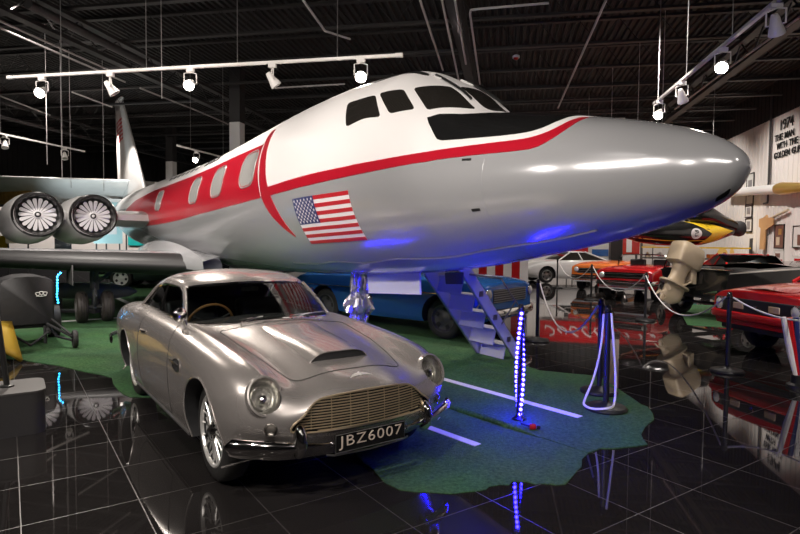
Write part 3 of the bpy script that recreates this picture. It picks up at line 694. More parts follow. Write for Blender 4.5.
# number plate
PX_ = .79
g = MB(); g.box((PX_ - .01, 0, .362), (.012, .515, .118)); pl = g.build('number_plate', M['gloss_black'], car, bevel=.003)
g = MB(); g.tube([(PX_, -.254, .307), (PX_, .254, .307), (PX_, .254, .417), (PX_, -.254, .417)], .0028, 4, closed=True); g.build('plate_border', M['steel'], pl)
M['plate_silver'] = mat('plate_letters', (.60, .50, .42), .4)
me = text_mesh('JBZ6007', .118, offset=-.0012, extrude=.002, spacing=1.12, align='CENTER')
xs = [v.co.x for v in me.vertices]; ys = [v.co.y for v in me.vertices]; wd = max(xs) - min(xs); hh = max(ys) - min(ys)
sx = .46 / wd; sy = .084 / hh; cx = (max(xs) + min(xs)) / 2; cy = (max(ys) + min(ys)) / 2
for v in me.vertices: v.co.x = (v.co.x - cx) * sx; v.co.y = (v.co.y - cy) * sy
place_text('plate_lettering', me, M['plate_silver'], pl, Matrix.Translation((PX_ - .002, 0, .362)) @ Matrix(((0, 0, 1, 0), (1, 0, 0, 0), (0, 1, 0, 0), (0, 0, 0, 1))))
g = MB(); g.tube([(PX_ - .03, -.30, .300), (PX_ - .02, -.25, .29), (PX_ - .012, 0, .284), (PX_ - .02, .25, .29), (PX_ - .03, .30, .30)], .006, 6); g.build('plate_bracket', M['steel'], pl)
M['badge'] = mat('badge_metal', (.75, .73, .70), .35, metal=.5)
# emblem: small winged badge on the nose
g = MB()
for sg in (1, -1):
    P = [[Vector((front := .655 - .012 * a, sg * y, top_z(.655 - .012 * a, sg * y) + .003)) for a in (q, q + w_)] for y, q, w_ in ((.004, 0, 2.4), (.028, -.2, 2.3), (.055, -.6, 1.7), (.085, -1.2, .0))]
    g.grid(P)
g.tube([(.655 - .012 * q, 0, top_z(.655 - .012 * q, 0) + .003) for q in (-.4, 1, 2.6)], .006, 6); g.build('nose_badge', M['badge'], car)
# bonnet scoop: a long bulge that ends in an open mouth
P = []; hb = []
for i in range(27):
    x = .40 - .86 * i / 26; h = .052 * (1 - i / 26) ** .8 + .006; hw = .225 + .02 * i / 26; row = []
    for j in range(21):
        y = hw * (-1 + j / 10); e = max(0, 1 - abs(j / 10 - 1) ** 5); row.append(Vector((x - .018 * abs(j / 10 - 1) ** 2, y, top_z(x, y) - .003 + h * e)))
    P.append(row)
g = MB(); g.grid(P); bl = [Vector((p.x - .004, p.y, top_z(p.x, p.y) - .003)) for p in P[0]]
sc = g.build('bonnet_scoop', M['car_silver'], car, ang=60)
g = MB(); g.grid([[p + Vector((-.006, 0, -.002)) for p in P[0]], bl]); g.build('scoop_mouth', M['matt_black'], sc)
g = MB(); g.tube([p + Vector((.001, 0, 0)) for p in P[0]], .0045, 6); g.build('scoop_lip', M['car_silver'], sc)
# shut lines
def on_top(pts, sgs=(1, -1)):
    for sg in sgs: yield [(x, sg * y, top_z(x, sg * y) + .0005) for x, y in pts]
g = MB(); hood = lerp_list([(-.55, .0), (-.555, .3), (-.56, .50), (-.50, .525), (.0, .49), (.35, .44), (.50, .41), (.535, .36), (.555, .2), (.56, 0)], 60)
for pts in on_top(hood): g.tube(pts, .0032, 4)
for sg in (1, -1):
    dl = lerp_list([(-.92, .90), (-.82, .855), (-.765, .75), (-.755, .6), (-.76, .35), (-.80, .245), (-1.70, .235), (-1.80, .30), (-1.83, .5), (-1.83, .72), (-1.82, .85), (-1.81, .90)], 70)
    g.tube([(x, side_y(x, z, sg), z) for x, z in dl], .0034, 4)
g.build('shut_line', M['gap'], car)
for sg in (1, -1):
    # wing vent with chrome strake, door handle, sill strip, arch lip
    y0 = side_y(-.49, .685, sg); P = []
    g = MB(); P = [[Vector((x, side_y(x, .68 + dz, sg) + sg * .003, .68 + dz)) for dz in [h_ * q for q in (-1, -.6, 0, .6, 1)]] for x, h_ in ((-.40, .004), (-.425, .034), (-.475, .044), (-.535, .038), (-.585, .02), (-.61, .004))]
    g.grid(P); v = g.build('wing_vent', M['matt_black'], car)
    g = MB(); g.tube([(x, side_y(x, .69, sg) + sg * .010, .69 - .02 * (x + .5)) for x in (-.415, -.475, -.555, -.635, -.715)], [.005, .009, .008, .006, .002], 6); g.tube([(x, side_y(x, .68 + dz, sg) + sg * .004, .68 + dz) for x, dz in ((-.40, 0), (-.425, .034), (-.475, .044), (-.535, .038), (-.585, .02), (-.61, 0), (-.585, -.02), (-.535, -.038), (-.475, -.044), (-.425, -.034))], .004, 5, closed=True); g.build('vent_strake', M['chrome'], v)
    g = MB(); g.tube([(x, side_y(x, .775, sg) + sg * d, .775) for x, d in ((-1.56, .004), (-1.58, .03), (-1.62, .034), (-1.69, .03), (-1.72, .004))], .007, 6); g.build('door_handle', M['chrome'], car)
    for x, r_ in ((.03, .354), (-2.489, .344)):
        g = MB(); g.tube([(x + r_ * math.cos(a), side_y(x + r_ * math.cos(a), max(.335 + r_ * math.sin(a), .21), sg) * 1.0, .335 + r_ * math.sin(a)) for a in [R(-22 + 224 * q / 40) for q in range(41)]], .006, 5); g.build('arch_lip', M['car_silver'], car)
    g = MB(); g.tube([(x, side_y(x, .205, sg), .205) for x in [-.36 - 1.78 * q / 12 for q in range(13)]], .012, 6); g.build('sill_strip', M['steel'], car)
    wheel(car, (.03, sg * .675, .33), .332, .165, sg); wheel(car, (-2.489, sg * .662, .33), .332, .165, sg)
g = MB()
for x in (0, -2.489): g.tube([(x, -.62, .335), (x, .62, .335)], .035, 8)
g.build('axle', M['matt_black'], car)
# greenhouse: roof skin
RF = [
 [(-1.14, 0, 1.207), (-1.16, .2, 1.203), (-1.22, .40, 1.190), (-1.29, .51, 1.175), (-1.335, .555, 1.155)],
 [(-1.24, 0, 1.248), (-1.255, .2, 1.243), (-1.30, .41, 1.226), (-1.35, .525, 1.200), (-1.38, .575, 1.165)],
 [(-1.45, 0, 1.284), (-1.45, .2, 1.279), (-1.47, .42, 1.258), (-1.48, .535, 1.222), (-1.49, .59, 1.175)],
 [(-1.70, 0, 1.296), (-1.70, .2, 1.290), (-1.70, .42, 1.266), (-1.70, .54, 1.226), (-1.70, .597, 1.176)],
 [(-1.95, 0, 1.288), (-1.95, .2, 1.282), (-1.95, .42, 1.256), (-1.95, .54, 1.214), (-1.94, .60, 1.162)],
 [(-2.20, 0, 1.258), (-2.20, .2, 1.252), (-2.20, .42, 1.222), (-2.20, .535, 1.175), (-2.13, .605, 1.120)],
 [(-2.45, 0, 1.195), (-2.46, .2, 1.19), (-2.46, .43, 1.155), (-2.42, .55, 1.105), (-2.28, .63, 1.04)],
 [(-2.70, 0, 1.08), (-2.71, .2, 1.075), (-2.72, .44, 1.045), (-2.62, .575, 1.00), (-2.42, .655, .965)],
 [(-2.92, 0, .955), (-2.92, .2, .95), (-2.90, .46, .925), (-2.80, .59, .915), (-2.52, .675, .905)],
]
RP = bicubic(RF, 6, 6)
g = MB(); g.grid(RP); roof = g.build('roof', M['car_silver'], car, ang=180)
sm = roof.modifiers.new('thickness', 'SOLIDIFY'); sm.thickness = .02; sm.offset = -1
# rear window laid over the back slope, in a chrome frame
rb = BVHTree.FromPolygons([v.co.copy() for v in roof.data.vertices], [tuple(p.vertices) for p in roof.data.polygons])
def roof_z(x, y):
    h = rb.ray_cast(Vector((x, y, 2)), Vector((0, 0, -1))); return h[0].z if h[0] else 1.
g = MB(); P = []
for i in range(9):
    x = -2.30 - .50 * i / 8; hw = .40 + .04 * i / 8; P.append([Vector((x, hw * q / 6, roof_z(x, hw * q / 6) + .006)) for q in range(-6, 7)])
g.grid(P); rw = g.build('rear_window', M['dark_glass'], car, ang=180)
ring = [p for p in P[0]] + [P[i][-1] for i in range(1, 9)] + [p for p in reversed(P[-1][:-1])] + [P[i][0] for i in range(7, 0, -1)]
g = MB(); g.tube(ring, .009, 6, closed=True); g.build('window_frame', M['chrome'], rw)
# windscreen
BASE = [(-.66, 0, .930), (-.675, .2, .925), (-.735, .40, .910), (-.845, .555, .902), (-1.0, .642, .900)]
HEAD = [(-1.14, 0, 1.207), (-1.16, .2, 1.203), (-1.22, .40, 1.190), (-1.29, .51, 1.172), (-1.335, .553, 1.155)]
def full(pl): return crom([Vector((x, -y, z)) for x, y, z in reversed(pl[1:])] + [Vector(p) for p in pl], 5)
fb, fh = full(BASE), full(HEAD)
g = MB(); g.grid([[a.lerp(b, q / 6) + Vector((.012 * math.sin(PI * q / 6), 0, .012 * math.sin(PI * q / 6))) for a, b in zip(fb, fh)] for q in range(7)]); ws = g.build('windscreen', M['glass'], car, ang=180)
g = MB(); g.tube(fb, .012, 6); g.tube([p + Vector((.004, 0, 0)) for p in fh], .010, 6); g.build('windscreen_frame', M['chrome'], ws)
for sg in (1, -1):
    a = Vector((-1.0, sg * .642, .895)); b = Vector((-1.34, sg * .556, 1.158))
    g = MB(); g.tube([a, a.lerp(b, .33) + Vector((.012, 0, .01)), a.lerp(b, .66) + Vector((.012, 0, .01)), b], .027, 8, flat=(1.2, .75)); g.build('windscreen_pillar', M['car_silver'], car)
    g = MB(); g.tube([a + Vector((.016, 0, .006)), a.lerp(b, .5) + Vector((.03, 0, .02)), b + Vector((.016, 0, .006))], .011, 6); g.build('pillar_trim', M['chrome'], ws)
    # side glass and frames
    low = [Vector((x, sg * y, z)) for x, y, z in ((-1.04, .652, .915), (-1.15, .656, .918), (-1.45, .662, .922), (-1.75, .660, .925), (-2.05, .655, .925), (-2.30, .645, .925))]
    hi = [Vector((x, sg * y, z)) for x, y, z in ((-1.06, .645, .930), (-1.22, .60, 1.05), (-1.39, .575, 1.155), (-1.72, .592, 1.168), (-2.02, .598, 1.130), (-2.28, .63, .985))]
    g = MB(); g.grid([[a_.lerp(b_, q / 3) for a_, b_ in zip(crom(low, 4), crom(hi, 4))] for q in range(4)]); sw = g.build('side_window', M['glass'], car, ang=180)
    g = MB(); hc = crom(hi, 4); lc = crom(low, 4); g.tube(lc + [hc[-1]] + hc[::-1], .011, 6, closed=True); g.tube([low[3], hi[3]], .013, 6)
    g.tube([low[1] + Vector((.05, 0, 0)), hi[1] + Vector((.02, 0, 0))], .006, 6); g.build('window_frame', M['chrome'], sw)
    # wiper
    wb = Vector((-.47, sg * .16 - .16, .94)); wt = Vector((-.64, sg * .16 + .12, 1.01))
    g = MB(); g.tube([(-.62, sg * .22 - .10, .928), (-.67, sg * .22 + .02, .95), (-.715, sg * .22 + .14, .955)], .005, 5); g.tube([(-.675, sg * .22 - .10, .950), (-.745, sg * .22 + .26, .955)], .005, 5); g.sphere((-.62, sg * .22 - .10, .928), .014); g.build('wiper', M['chrome'], car)
# door mirror on the driver's side
p = Vector((-.86, -.665, .905)); g = MB()
g.tube([p + Vector((0, 0, -.02)), p + Vector((.0, -.03, .05)), p + Vector((.0, -.05, .075))], [.014, .010, .012], 8)
g.lathe([(-.016, .001), (-.03, .03), (-.012, .052), (.006, .056), (.008, .05), (.008, .001)], p + Vector((-.0, -.055, .085)), (-1, -.15, .05), 24)
g.build('door_mirror', M['chrome'], car)
# rear bumper and lamps
g = MB(); g.tube(crom([Vector(p) for p in ((-3.25, .84, .46), (-3.5, .80, .46), (-3.70, .66, .46), (-3.80, .4, .46), (-3.83, 0, .46), (-3.80, -.4, .46), (-3.70, -.66, .46), (-3.5, -.80, .46), (-3.25, -.84, .46))], 5), .035, 8, flat=(1.2, .5)); g.build('rear_bumper', M['chrome'], car)
# interior
for y in (-.34, .34):
    g = MB(); g.box((-1.55, y, .50), (.52, .48, .16)); g.box((-1.87, y, .72), (.14, .48, .56), Matrix.Rotation(R(-14), 3, 'Y')); g.build('seat', M['leather'], car, bevel=.05, bseg=4)
g = MB(); g.box((-1.08, 0, .80), (.14, 1.16, .16)); g.box((-1.10, -.36, .89), (.12, .36, .05)); g.build('dashboard', M['leather'], car, bevel=.03, bseg=3)
c = Vector((-1.27, -.36, .845)); ax = Vector((-.90, 0, .43)).normalized(); a0 = Vector((0, 1, 0)); b0 = ax.cross(a0)
g = MB(); g.tube([c + (a0 * math.cos(q) + b0 * math.sin(q)) * .195 for q in [2 * PI * i / 48 for i in range(48)]], .0115, 8, closed=True); sw = g.build('steering_wheel', M['wood'], car)
g = MB()
for q in (.5 * PI, 1.17 * PI, 1.83 * PI): g.tube([c, c + (a0 * math.cos(q) + b0 * math.sin(q)) * .19], .007, 5)
g.lathe([(-.03, .03), (.012, .03), (.016, .0005)], c, ax, 16); g.tube([c, c - ax * .25], .018, 8); g.build('wheel_spokes', M['steel'], sw)
g = MB(); g.box((-1.27, 0, 1.14), (.015, .16, .045)); g.tube([(-1.27, 0, 1.165), (-1.23, 0, 1.235)], .006, 5); g.build('rear_view_mirror', M['matt_black'], car, bevel=.006)
# ---------------------------------------------------------------- things around the jet
def world_at(px, py, dep):
    """point seen at a pixel of the 800x534 frame at a given distance in front of the camera"""
    a, b = px - 400, py - 267; c, s = math.cos(R(.54)), math.sin(R(.54)); u, v = c * a + s * b, -s * a + c * b
    q = Vector((u / 571.3, -v / 571.3, -1)) * dep
    rot = Matrix.Rotation(R(10.55), 3, 'Z') @ Matrix.Rotation(R(90 - 2.57), 3, 'X')
    return Vector((0, 0, 1.58)) + rot @ q
# --- artificial grass
def turf_mat():
    m = mat('artificial_grass', (.035, .105, .04), .95, bump=1., bscale=140, spec=.15); nt = m.node_tree; N = nt.nodes.new; L = nt.links.new; b = nt.nodes['Principled BSDF']
    tc = N('ShaderNodeTexCoord'); n1 = N('ShaderNodeTexNoise'); n1.inputs['Scale'].default_value = 38; n1.inputs['Detail'].default_value = 6; n1.inputs['Roughness'].default_value = .75
    n2 = N('ShaderNodeTexNoise'); n2.inputs['Scale'].default_value = 1.6; n2.inputs['Detail'].default_value = 5; L(tc.outputs['Object'], n1.inputs['Vector']); L(tc.outputs['Object'], n2.inputs['Vector'])
    r1 = N('ShaderNodeMapRange'); L(n1.outputs['Fac'], r1.inputs[0]); r1.inputs[1].default_value = .30; r1.inputs[2].default_value = .70
    mx = N('ShaderNodeMix'); mx.data_type = 'RGBA'; L(r1.outputs[0], mx.inputs['Factor']); mx.inputs['A'].default_value = (.026, .078, .036, 1); mx.inputs['B'].default_value = (.13, .28, .115, 1)
    m2 = N('ShaderNodeMix'); m2.data_type = 'RGBA'; m2.blend_type = 'MULTIPLY'; m2.inputs['Factor'].default_value = .45; L(mx.outputs['Result'], m2.inputs['A']); L(n2.outputs['Color'], m2.inputs['B']); L(m2.outputs['Result'], b.inputs['Base Color'])
    return m
M['turf'] = turf_mat(); M['paint_line'] = mat('white_line', (.72, .72, .70), .8, bump=.4, bscale=150)
def mat_poly(name, poly, h, label):
    poly = [Vector((x, y, 0)) for x, y in poly]
    g = MB(); n = len(poly); g.add([p for p in poly] + [p + Vector((0, 0, h)) for p in poly], [tuple(range(n))[::-1], tuple(range(n, 2 * n))] + [(i, (i + 1) % n, n + (i + 1) % n, n + i) for i in range(n)])
    o = g.build(name, M['turf'], ang=30); return tag(o, label, 'artificial grass mat')
def line_on(parent, a, b, w, z):
    a = Vector((a[0], a[1], 0)); b = Vector((b[0], b[1], 0)); t = (b - a).normalized(); s = Vector((-t.y, t.x, 0)) * w / 2
    g = MB(); g.prism([(0, 0)], lambda a_, b_, d: 0, 0, 0) if False else None
    vs = [a + s, a - s, b - s, b + s]; g.add([v + Vector((0, 0, z)) for v in vs] + [v + Vector((0, 0, z + .004)) for v in vs], [(0, 3, 2, 1), (4, 5, 6, 7), (0, 1, 5, 4), (1, 2, 6, 5), (2, 3, 7, 6), (3, 0, 4, 7)])
    return g.build('painted_line', M['paint_line'], parent)
def jag(pl, k=3, amp=.018, seed=1):
    r_ = random.Random(seed); out = []
    for a, b in zip(pl, pl[1:]):
        for i in range(k):
            t = i / k; out.append((a[0] + (b[0] - a[0]) * t + (r_.uniform(-amp, amp) if i else 0), a[1] + (b[1] - a[1]) * t + (r_.uniform(-amp, amp) if i else 0)))
    return out + [pl[-1]]
seamL, seamR = (-1.5, 6.20), (.627, 4.408)
front = [seamR, (.494, 4.02), (.406, 3.807), (.245, 3.786), (.114, 3.79), (-.016, 3.716), (-.17, 3.583), (-.322, 3.516), (-.639, 3.505), (-.805, 3.663), (-1.05, 4.0), (-1.3, 4.35), (-2.0, 4.75), (-2.6, 5.15), seamL]
m1 = mat_poly('grass_mat', jag(front), .006, 'green artificial grass mat with ragged front edge under the nose of the silver coupe')
line_on(m1, (-.629, 4.747), (-.192, 4.404), .075, .006)
back = [(-3.2, 5.15), (-3.676, 5.06), (-3.968, 5.27), (-4.377, 5.715), (-4.881, 5.905), (-5.406, 6.118), (-6.165, 6.307), (-7.2, 6.45), (-9.5, 7.6), (-13, 10), (-16, 14), (-15, 18), (-9, 18), (-4, 14.5), (-1.2, 11.5), (-.2, 9.6), (.147, 8.509), (.258, 7.428), (.431, 7.178), (.778, 7.094), (1.112, 7.013), (1.234, 6.351), (1.308, 5.962), (1.366, 5.799), (1.327, 5.395), (1.119, 4.944), (1.116, 4.706), (.928, 4.606), (.732, 4.536), (.627, 4.42), (-1.5, 6.22), (-2.6, 5.16)]
g = MB(); g.tube([(-.75, 5.57, .0), (-.5, 5.36, .012), (-.1, 5.02, .016), (.12, 4.83, .012), (.3, 4.68, .002)], [.012, .034, .032, .024, .008], 10); g.build('mat_fold', M['turf'], m1)
m2 = mat_poly('grass_mat', jag(back, 2, .02, 4), .008, 'large green artificial grass mat spread under the jet and the blue car')
line_on(m2, (-1.9, 7.49), (.679, 5.313), .085, .008)
line_on(m2, (-8.45, 9.15), (-7.558, 10.125), .16, .008); line_on(m2, (-7.3, 10.4), (-6.6, 11.1), .16, .008); line_on(m2, (-10.9, 14.2), (-8.9, 12.3), .12, .008); line_on(m2, (-11.8, 12.6), (-13.2, 13.9), .12, .008)
m3 = mat_poly('grass_mat', jag([(3.5, 11.95), (4.1, 11.75), (6.2, 13.2), (6.6, 16.0), (4.8, 16), (3.95, 14.0)], 2, .03, 9), .006, 'small green artificial grass mat beneath the black speedboat')
# --- rope barriers
def stanchion_mesh(root):
    g = MB(); g.lathe([(0, .001), (0, .19), (.015, .195), (.035, .18), (.055, .06), (.075, .03)], (0, 0, 0), n=32); g.build('base', M['black'], root)
    g = MB(); g.lathe([(.05, .027), (.93, .027)], n=20); g.build('post', M['black'], root)
    g = MB(); g.lathe([(.92, .034), (.945, .034), (.95, .03), (.985, .028), (.995, .016), (1.0, .0005)], n=20); g.tube([(0, 0, .93), (.045, 0, .93), (.05, 0, .915)], .007, 6); g.build('cap', M['gloss_black'], root)
ST = [
 ((.950, 5.62), 'black rope stanchion on the right edge of the green mat, front one of two together'),
 ((.985, 6.25), 'black rope stanchion just behind its twin at the right edge of the green mat'),
 ((.506, 9.377), 'black rope stanchion standing right of the blue car front'),
 ((2.713, 7.646), 'black rope stanchion in front of the red muscle car'),
 ((2.808, 12.348), 'black rope stanchion in front of the tan outboard motor'),
 ((2.333, 16.548), 'black rope stanchion in front of the orange car'),
 ((1.758, 20.6), 'black rope stanchion farthest back beside the white sports car'),
 ((3.30, 6.55), 'black rope stanchion at the right frame edge beside the flag bundle'),
]
st0 = thing('rope_stanchion', ST[0][1], 'stanchion', (ST[0][0][0], ST[0][0][1], .008), 0, 'black rope stanchions'); stanchion_mesh(st0)
zst = {0: .008, 1: .008}
for i, ((x, y), lb) in enumerate(ST):
    if i: dup(st0, (x, y, zst.get(i, 0)), i * .7, lb)
def rope(a, b, sag, label, n=24):
    a = Vector(a); b = Vector(b); pts = []
    for i in range(n + 1):
        t = i / n; p = a.lerp(b, t); p.z -= sag * 4 * t * (1 - t); pts.append(p)
    g = MB(); g.tube(pts, .011, 6); return tag(g.build('barrier_rope', M['rope']), label, 'rope', 'white barrier ropes')
def top(i, dz=.93): (x, y), _ = ST[i]; return Vector((x, y, dz + zst.get(i, 0)))
rope(top(4) + Vector((-.02, -.05, 0)), top(3) + Vector((-.03, .04, 0)), .48, 'white rope sagging low between the outboard motor and the red muscle car')
rope(top(3) + Vector((.03, -.03, 0)), top(7) + Vector((-.03, .02, -.12)), .10, 'white rope running from the red muscle car stanchion to the right frame edge')
rope(top(5) + Vector((.03, -.03, 0)), top(4) + Vector((-.03, .03, 0)), .48, 'white rope sagging in front of the orange and red cars')
rope(top(6) + Vector((.03, -.03, 0)), top(5) + Vector((-.03, .03, 0)), .45, 'white rope sagging in front of the white sports car')
rope(top(2) + Vector((.03, -.03, 0)), top(1) + Vector((-.03, .04, -.02)), .50, 'white rope sagging from the blue car to the pair of stanchions')
g = MB(); x, y = ST[0][0]
pts = crom([Vector(p) for p in ((x + .02, y - .05, .93), (x + .05, y - .06, .6), (x + .07, y - .07, .3), (x + .06, y - .09, .10), (x + .0, y - .19, .075), (x - .13, y - .16, .05), (x - .20, y - .05, .05), (x - .18, y + .05, .09), (x - .10, y + .08, .30), (x - .04, y + .1, .6), (x - .02, y + .12, .9))], 6)
g.tube(pts, .011, 6); tag(g.build('barrier_rope', M['rope']), 'loose white rope hanging down onto the base of the front stanchion of the pair', 'rope', 'white barrier ropes')
# --- light strings
def led_string(name, label, pts, m, wire, r_=.011, step=.07, grp='coloured light strings', nb=40):
    t = thing(name, label, 'string light', pts[0], 0, grp); o = Vector(pts[0]); pts = [Vector(p) - o for p in pts]
    g = MB(); g.tube(pts, .005, 5); g.build('wire', wire, t)
    L = sum((b - a).length for a, b in zip(pts, pts[1:])); k = min(nb, int(L / step)); pl = lerp_list([tuple(p) for p in pts], k + 1)
    for i in range(k):
        g = MB(); g.sphere(pl[i], r_, 8, 6); g.build('bulb', m, t)
    return t
def helix(x, y, z0, z1, r_, turns, n=None):
    n = n or int(turns * 14); return [(x + r_ * math.cos(2 * PI * turns * i / n - 1.3), y + r_ * math.sin(2 * PI * turns * i / n - 1.3), z0 + (z1 - z0) * i / n) for i in range(n + 1)]
for (x, y, lm, zz, lp, lb) in ((.135, 5.136, 'led_blue', 1.0, 'slim black post on the green mat in front of the airstair', 'blue light string wound around the black post before the airstair'), (-2.21, 6.30, 'led_dim', .86, 'slim black post behind the windscreen of the silver coupe', 'blue light string wound around the post behind the coupe windscreen')):
    t = thing('light_post', lp, 'post', (x, y, .008)); g = MB(); g.lathe([(.02, .024), (1.02, .024), (1.03, .015)], n=16); g.build('post_tube', M['black'], t); g = MB(); g.lathe([(0, .06), (.012, .06), (.03, .028)], n=20); g.build('post_foot', M['black'], t)
    led_string('light_string', lb, helix(x, y, .06, zz, .030, 22), M[lm], M['black'], .0145, .0960, nb=44)
pts = [world_at(px, py, 9.0) for px, py in ((60.5, 273), (57, 276), (57.5, 281), (57, 285), (57.5, 289), (57, 293), (57, 297), (58, 301), (58.3, 305.5))]
led_string('light_string', 'cyan light string hanging from the wing beside the black box', pts, M['led_cyan'], M['black'], .013, .045, nb=20)
t = thing('cable_connector', 'small red cable plug lying on the green mat below the blue lights', 'plug', (.244, 4.862, .008))
g = MB(); g.lathe([(0, .02), (.01, .026), (.045, .026), (.055, .018)], (-.03, 0, .026), (1, .2, 0), 14); g.build('plug_body', M['car_red'], t)
g = MB(); g.box((.045, .008, .024), (.03, .03, .03)); g.build('plug_cap', M['matt_black'], t, bevel=.004)
tag(MB().tube([(.21, 4.87, .035), (.15, 4.95, .03), (.16, 5.06, .028), (.135, 5.11, .10)], .006, 6).build('power_cable', M['black']), 'black cable from the red plug to the blue lights', 'cable')

# --- stairs let down on the far side of the fuselage
A_ = R(90 + 45.85)
def jl(s, o, z):  # jet frame to the hall
    return Vector((1.491, 3.959, 0)) + Matrix.Rotation(A_, 3, 'Z') @ Vector((s, o, z))
o_ = Vector((3.95, -1.9, 0)); stairs = thing('airstair', 'steep grey stair let down from the far side of the jet, lit violet', 'stairs', jl(o_.x, o_.y, .008), A_)
M['stair'] = mat('stair_grey', (.55, .54, .58), .4, metal=.2)
def sp(s0, s1, f): return Vector((s0 + (s1 - s0) * f, -.78 - 1.16 * f, 1.30 - 1.28 * f)) - o_
for s0, s1, m_, hw, lw in ((3.585, 3.72, 'white', .075, .075), (4.14, 4.26, 'stair', .06, .21)):
    g = MB(); a = sp(s0, s1, 0); b = sp(s0, s1, 1); t_ = (b - a).normalized(); nn = Vector((0, t_.z, -t_.y)).normalized()
    g.add([p + nn * q + Vector((w_, 0, 0)) for p in (a, b) for q in (-lw, hw) for w_ in (-.022, .022)], [(0, 1, 3, 2), (4, 6, 7, 5), (0, 4, 5, 1), (1, 5, 7, 3), (3, 7, 6, 2), (2, 6, 4, 0)])
    st_ = g.build('stringer', M[m_], stairs, bevel=.006)
    g = MB(); g.tube([a.lerp(b, q) + nn * hw for q in (.02, .5, .98)], .014, 6); g.tube([a.lerp(b, q) - nn * lw for q in (.02, .5, .98)], .014, 6)
    for q in (.3, .55, .8): g.box(a.lerp(b, q), (.055, .07, .07))
    g.build('stringer_trim', M['steel'], st_)
for i in range(5):
    f = (i + .75) / 5.4; c_ = (sp(3.585, 3.72, f) + sp(4.12, 4.24, f)) / 2
    g = MB(); g.box(c_, (.47, .21, .03)); tr = g.build('tread', M['stair'], stairs, bevel=.006)
    g = MB(); g.box(c_ + Vector((0, .10, -.10)), (.46, .014, .20), Matrix.Rotation(R(14), 3, 'X')); g.build('riser', M['stair'], tr)
for s0, s1 in ((3.56, 3.62), (4.2, 4.2)):
    a = sp(s0, s1, .1); g = MB(); g.tube([a + Vector((0, 0, .0)), sp(s0, s1, .45) + Vector((0, -.16, .38)), sp(s0, s1, .85) + Vector((0, -.2, .36)), sp(s0, s1, .97)], .012, 6); g.tube([sp(s0, s1, .62), sp(s0, s1, .68) + Vector((0, -.18, .36))], .010, 6); g.build('handrail', M['steel'], stairs)

# --- simple cars for the background
def simple_car(name, label, loc, rz, body, prof, glass=None, wb=2.6, r_=.32, track=.68, front=None, cat='car', roofm=None, rimm=None):
    """prof: (x, z top centre, z shoulder, half width, z bottom); glass: (x0, x1, x2, x3, ztop, halfwidth top) base front, roof front, roof rear, base rear"""
    t = thing(name, label, cat, loc, rz)
    net = [[(x, 0, zt), (x, hw * .45, zt - .003), (x, hw * .80, zt - .012 - .15 * (zt - zs)), (x, hw * .93, zs + .35 * (zt - zs)), (x, hw * .985, zs), (x, hw, (zs + zb) / 2), (x, hw * .97, zb + .08), (x, hw * .92, zb)] for x, zt, zs, hw, zb in prof]
    BPp = bicubic(net, 5, 3); n, m = len(BPp), len(BPp[0]); g = MB(); g.grid(BPp)
    g.f.append(tuple(range(m))); g.m.append(0); g.f.append(tuple((n - 1) * m + j for j in range(m))); g.m.append(0)
    for i in range(n - 1): g.f.append((i * m, i * m + m - 1, (i + 1) * m + m - 1, (i + 1) * m)); g.m.append(0)
    b = g.build('car_body', [body, M['matt_black']], t, ang=180); cs = []
    hwm = max(p[3] for p in prof)
    for x in (0, -wb):
        for sg in (1, -1):
            cs.append(MB().lathe([(0, r_ * 1.14), (.6, r_ * 1.14)], (x, sg * (hwm - .30), r_ + .02), (0, sg, 0), 28).build('cutter', M['matt_black'], t, ang=180))
    cutaway(b, cs)
    for x in (0, -wb):
        for sg in (1, -1): wheel(t, (x, sg * track, r_), r_, .19, sg, 'disc', rim_m=rimm)
    g = MB()
    for x in (0, -wb): g.tube([(x, -track, r_), (x, track, r_)], .03, 6)
    g.box((-wb / 2, 0, r_), (wb, .2, .06)); g.build('axle', M['matt_black'], t)
    if glass:
        x0, x1, x2, x3, zt, hw2 = glass; hw1 = hwm * .88
        def zb_(x):
            for (xa, za), (xb, zb2) in zip([(p[0], p[1]) for p in prof], [(p[0], p[1]) for p in prof][1:]):
                if xb <= x <= xa: return za + (zb2 - za) * (x - xa) / (xb - xa) - .02
            return .9
        low = [(x0, -hw1, zb_(x0)), (x3, -hw1, zb_(x3)), (x3, hw1, zb_(x3)), (x0, hw1, zb_(x0))]; hi = [(x1, -hw2, zt), (x2, -hw2, zt), (x2, hw2, zt), (x1, hw2, zt)]
        g = MB(); g.add(low + hi, [(3, 2, 1, 0), (4, 5, 6, 7), (0, 1, 5, 4), (1, 2, 6, 5), (2, 3, 7, 6), (3, 0, 4, 7)]); g.build('windows', M['dark_glass'], t, bevel=.05, bseg=3)
        g = MB(); P = [[Vector((x1 + .06 + (x2 - x1 - .12) * i / 6, hw2 * (1.02 if abs(j) < 4 else 1.0) * j / 4, zt + .03 * (1 - (j / 4) ** 4) - (0 if 0 < i < 6 else .012))) for j in range(-4, 5)] for i in range(7)]; g.grid(P)
        rf = g.build('roof', roofm or body, t, ang=60); so = rf.modifiers.new('thickness', 'SOLIDIFY'); so.thickness = .04
        for sg in (1, -1):
            for a, c_ in ((low[0], hi[0]), (low[1], hi[1])):
                a = Vector((a[0], sg * abs(a[1]), a[2])); c_ = Vector((c_[0], sg * abs(c_[1]), c_[2])); MB().tube([a, c_ + Vector((0, 0, .01))], .028, 6).build('pillar_post', body, t)
            xm = (x0 + x3) / 2; MB().tube([(xm, sg * hw1, zb_(xm)), ((x1 + x2) / 2, sg * hw2, zt)], .022, 6).build('pillar_post', body, t)
    return t
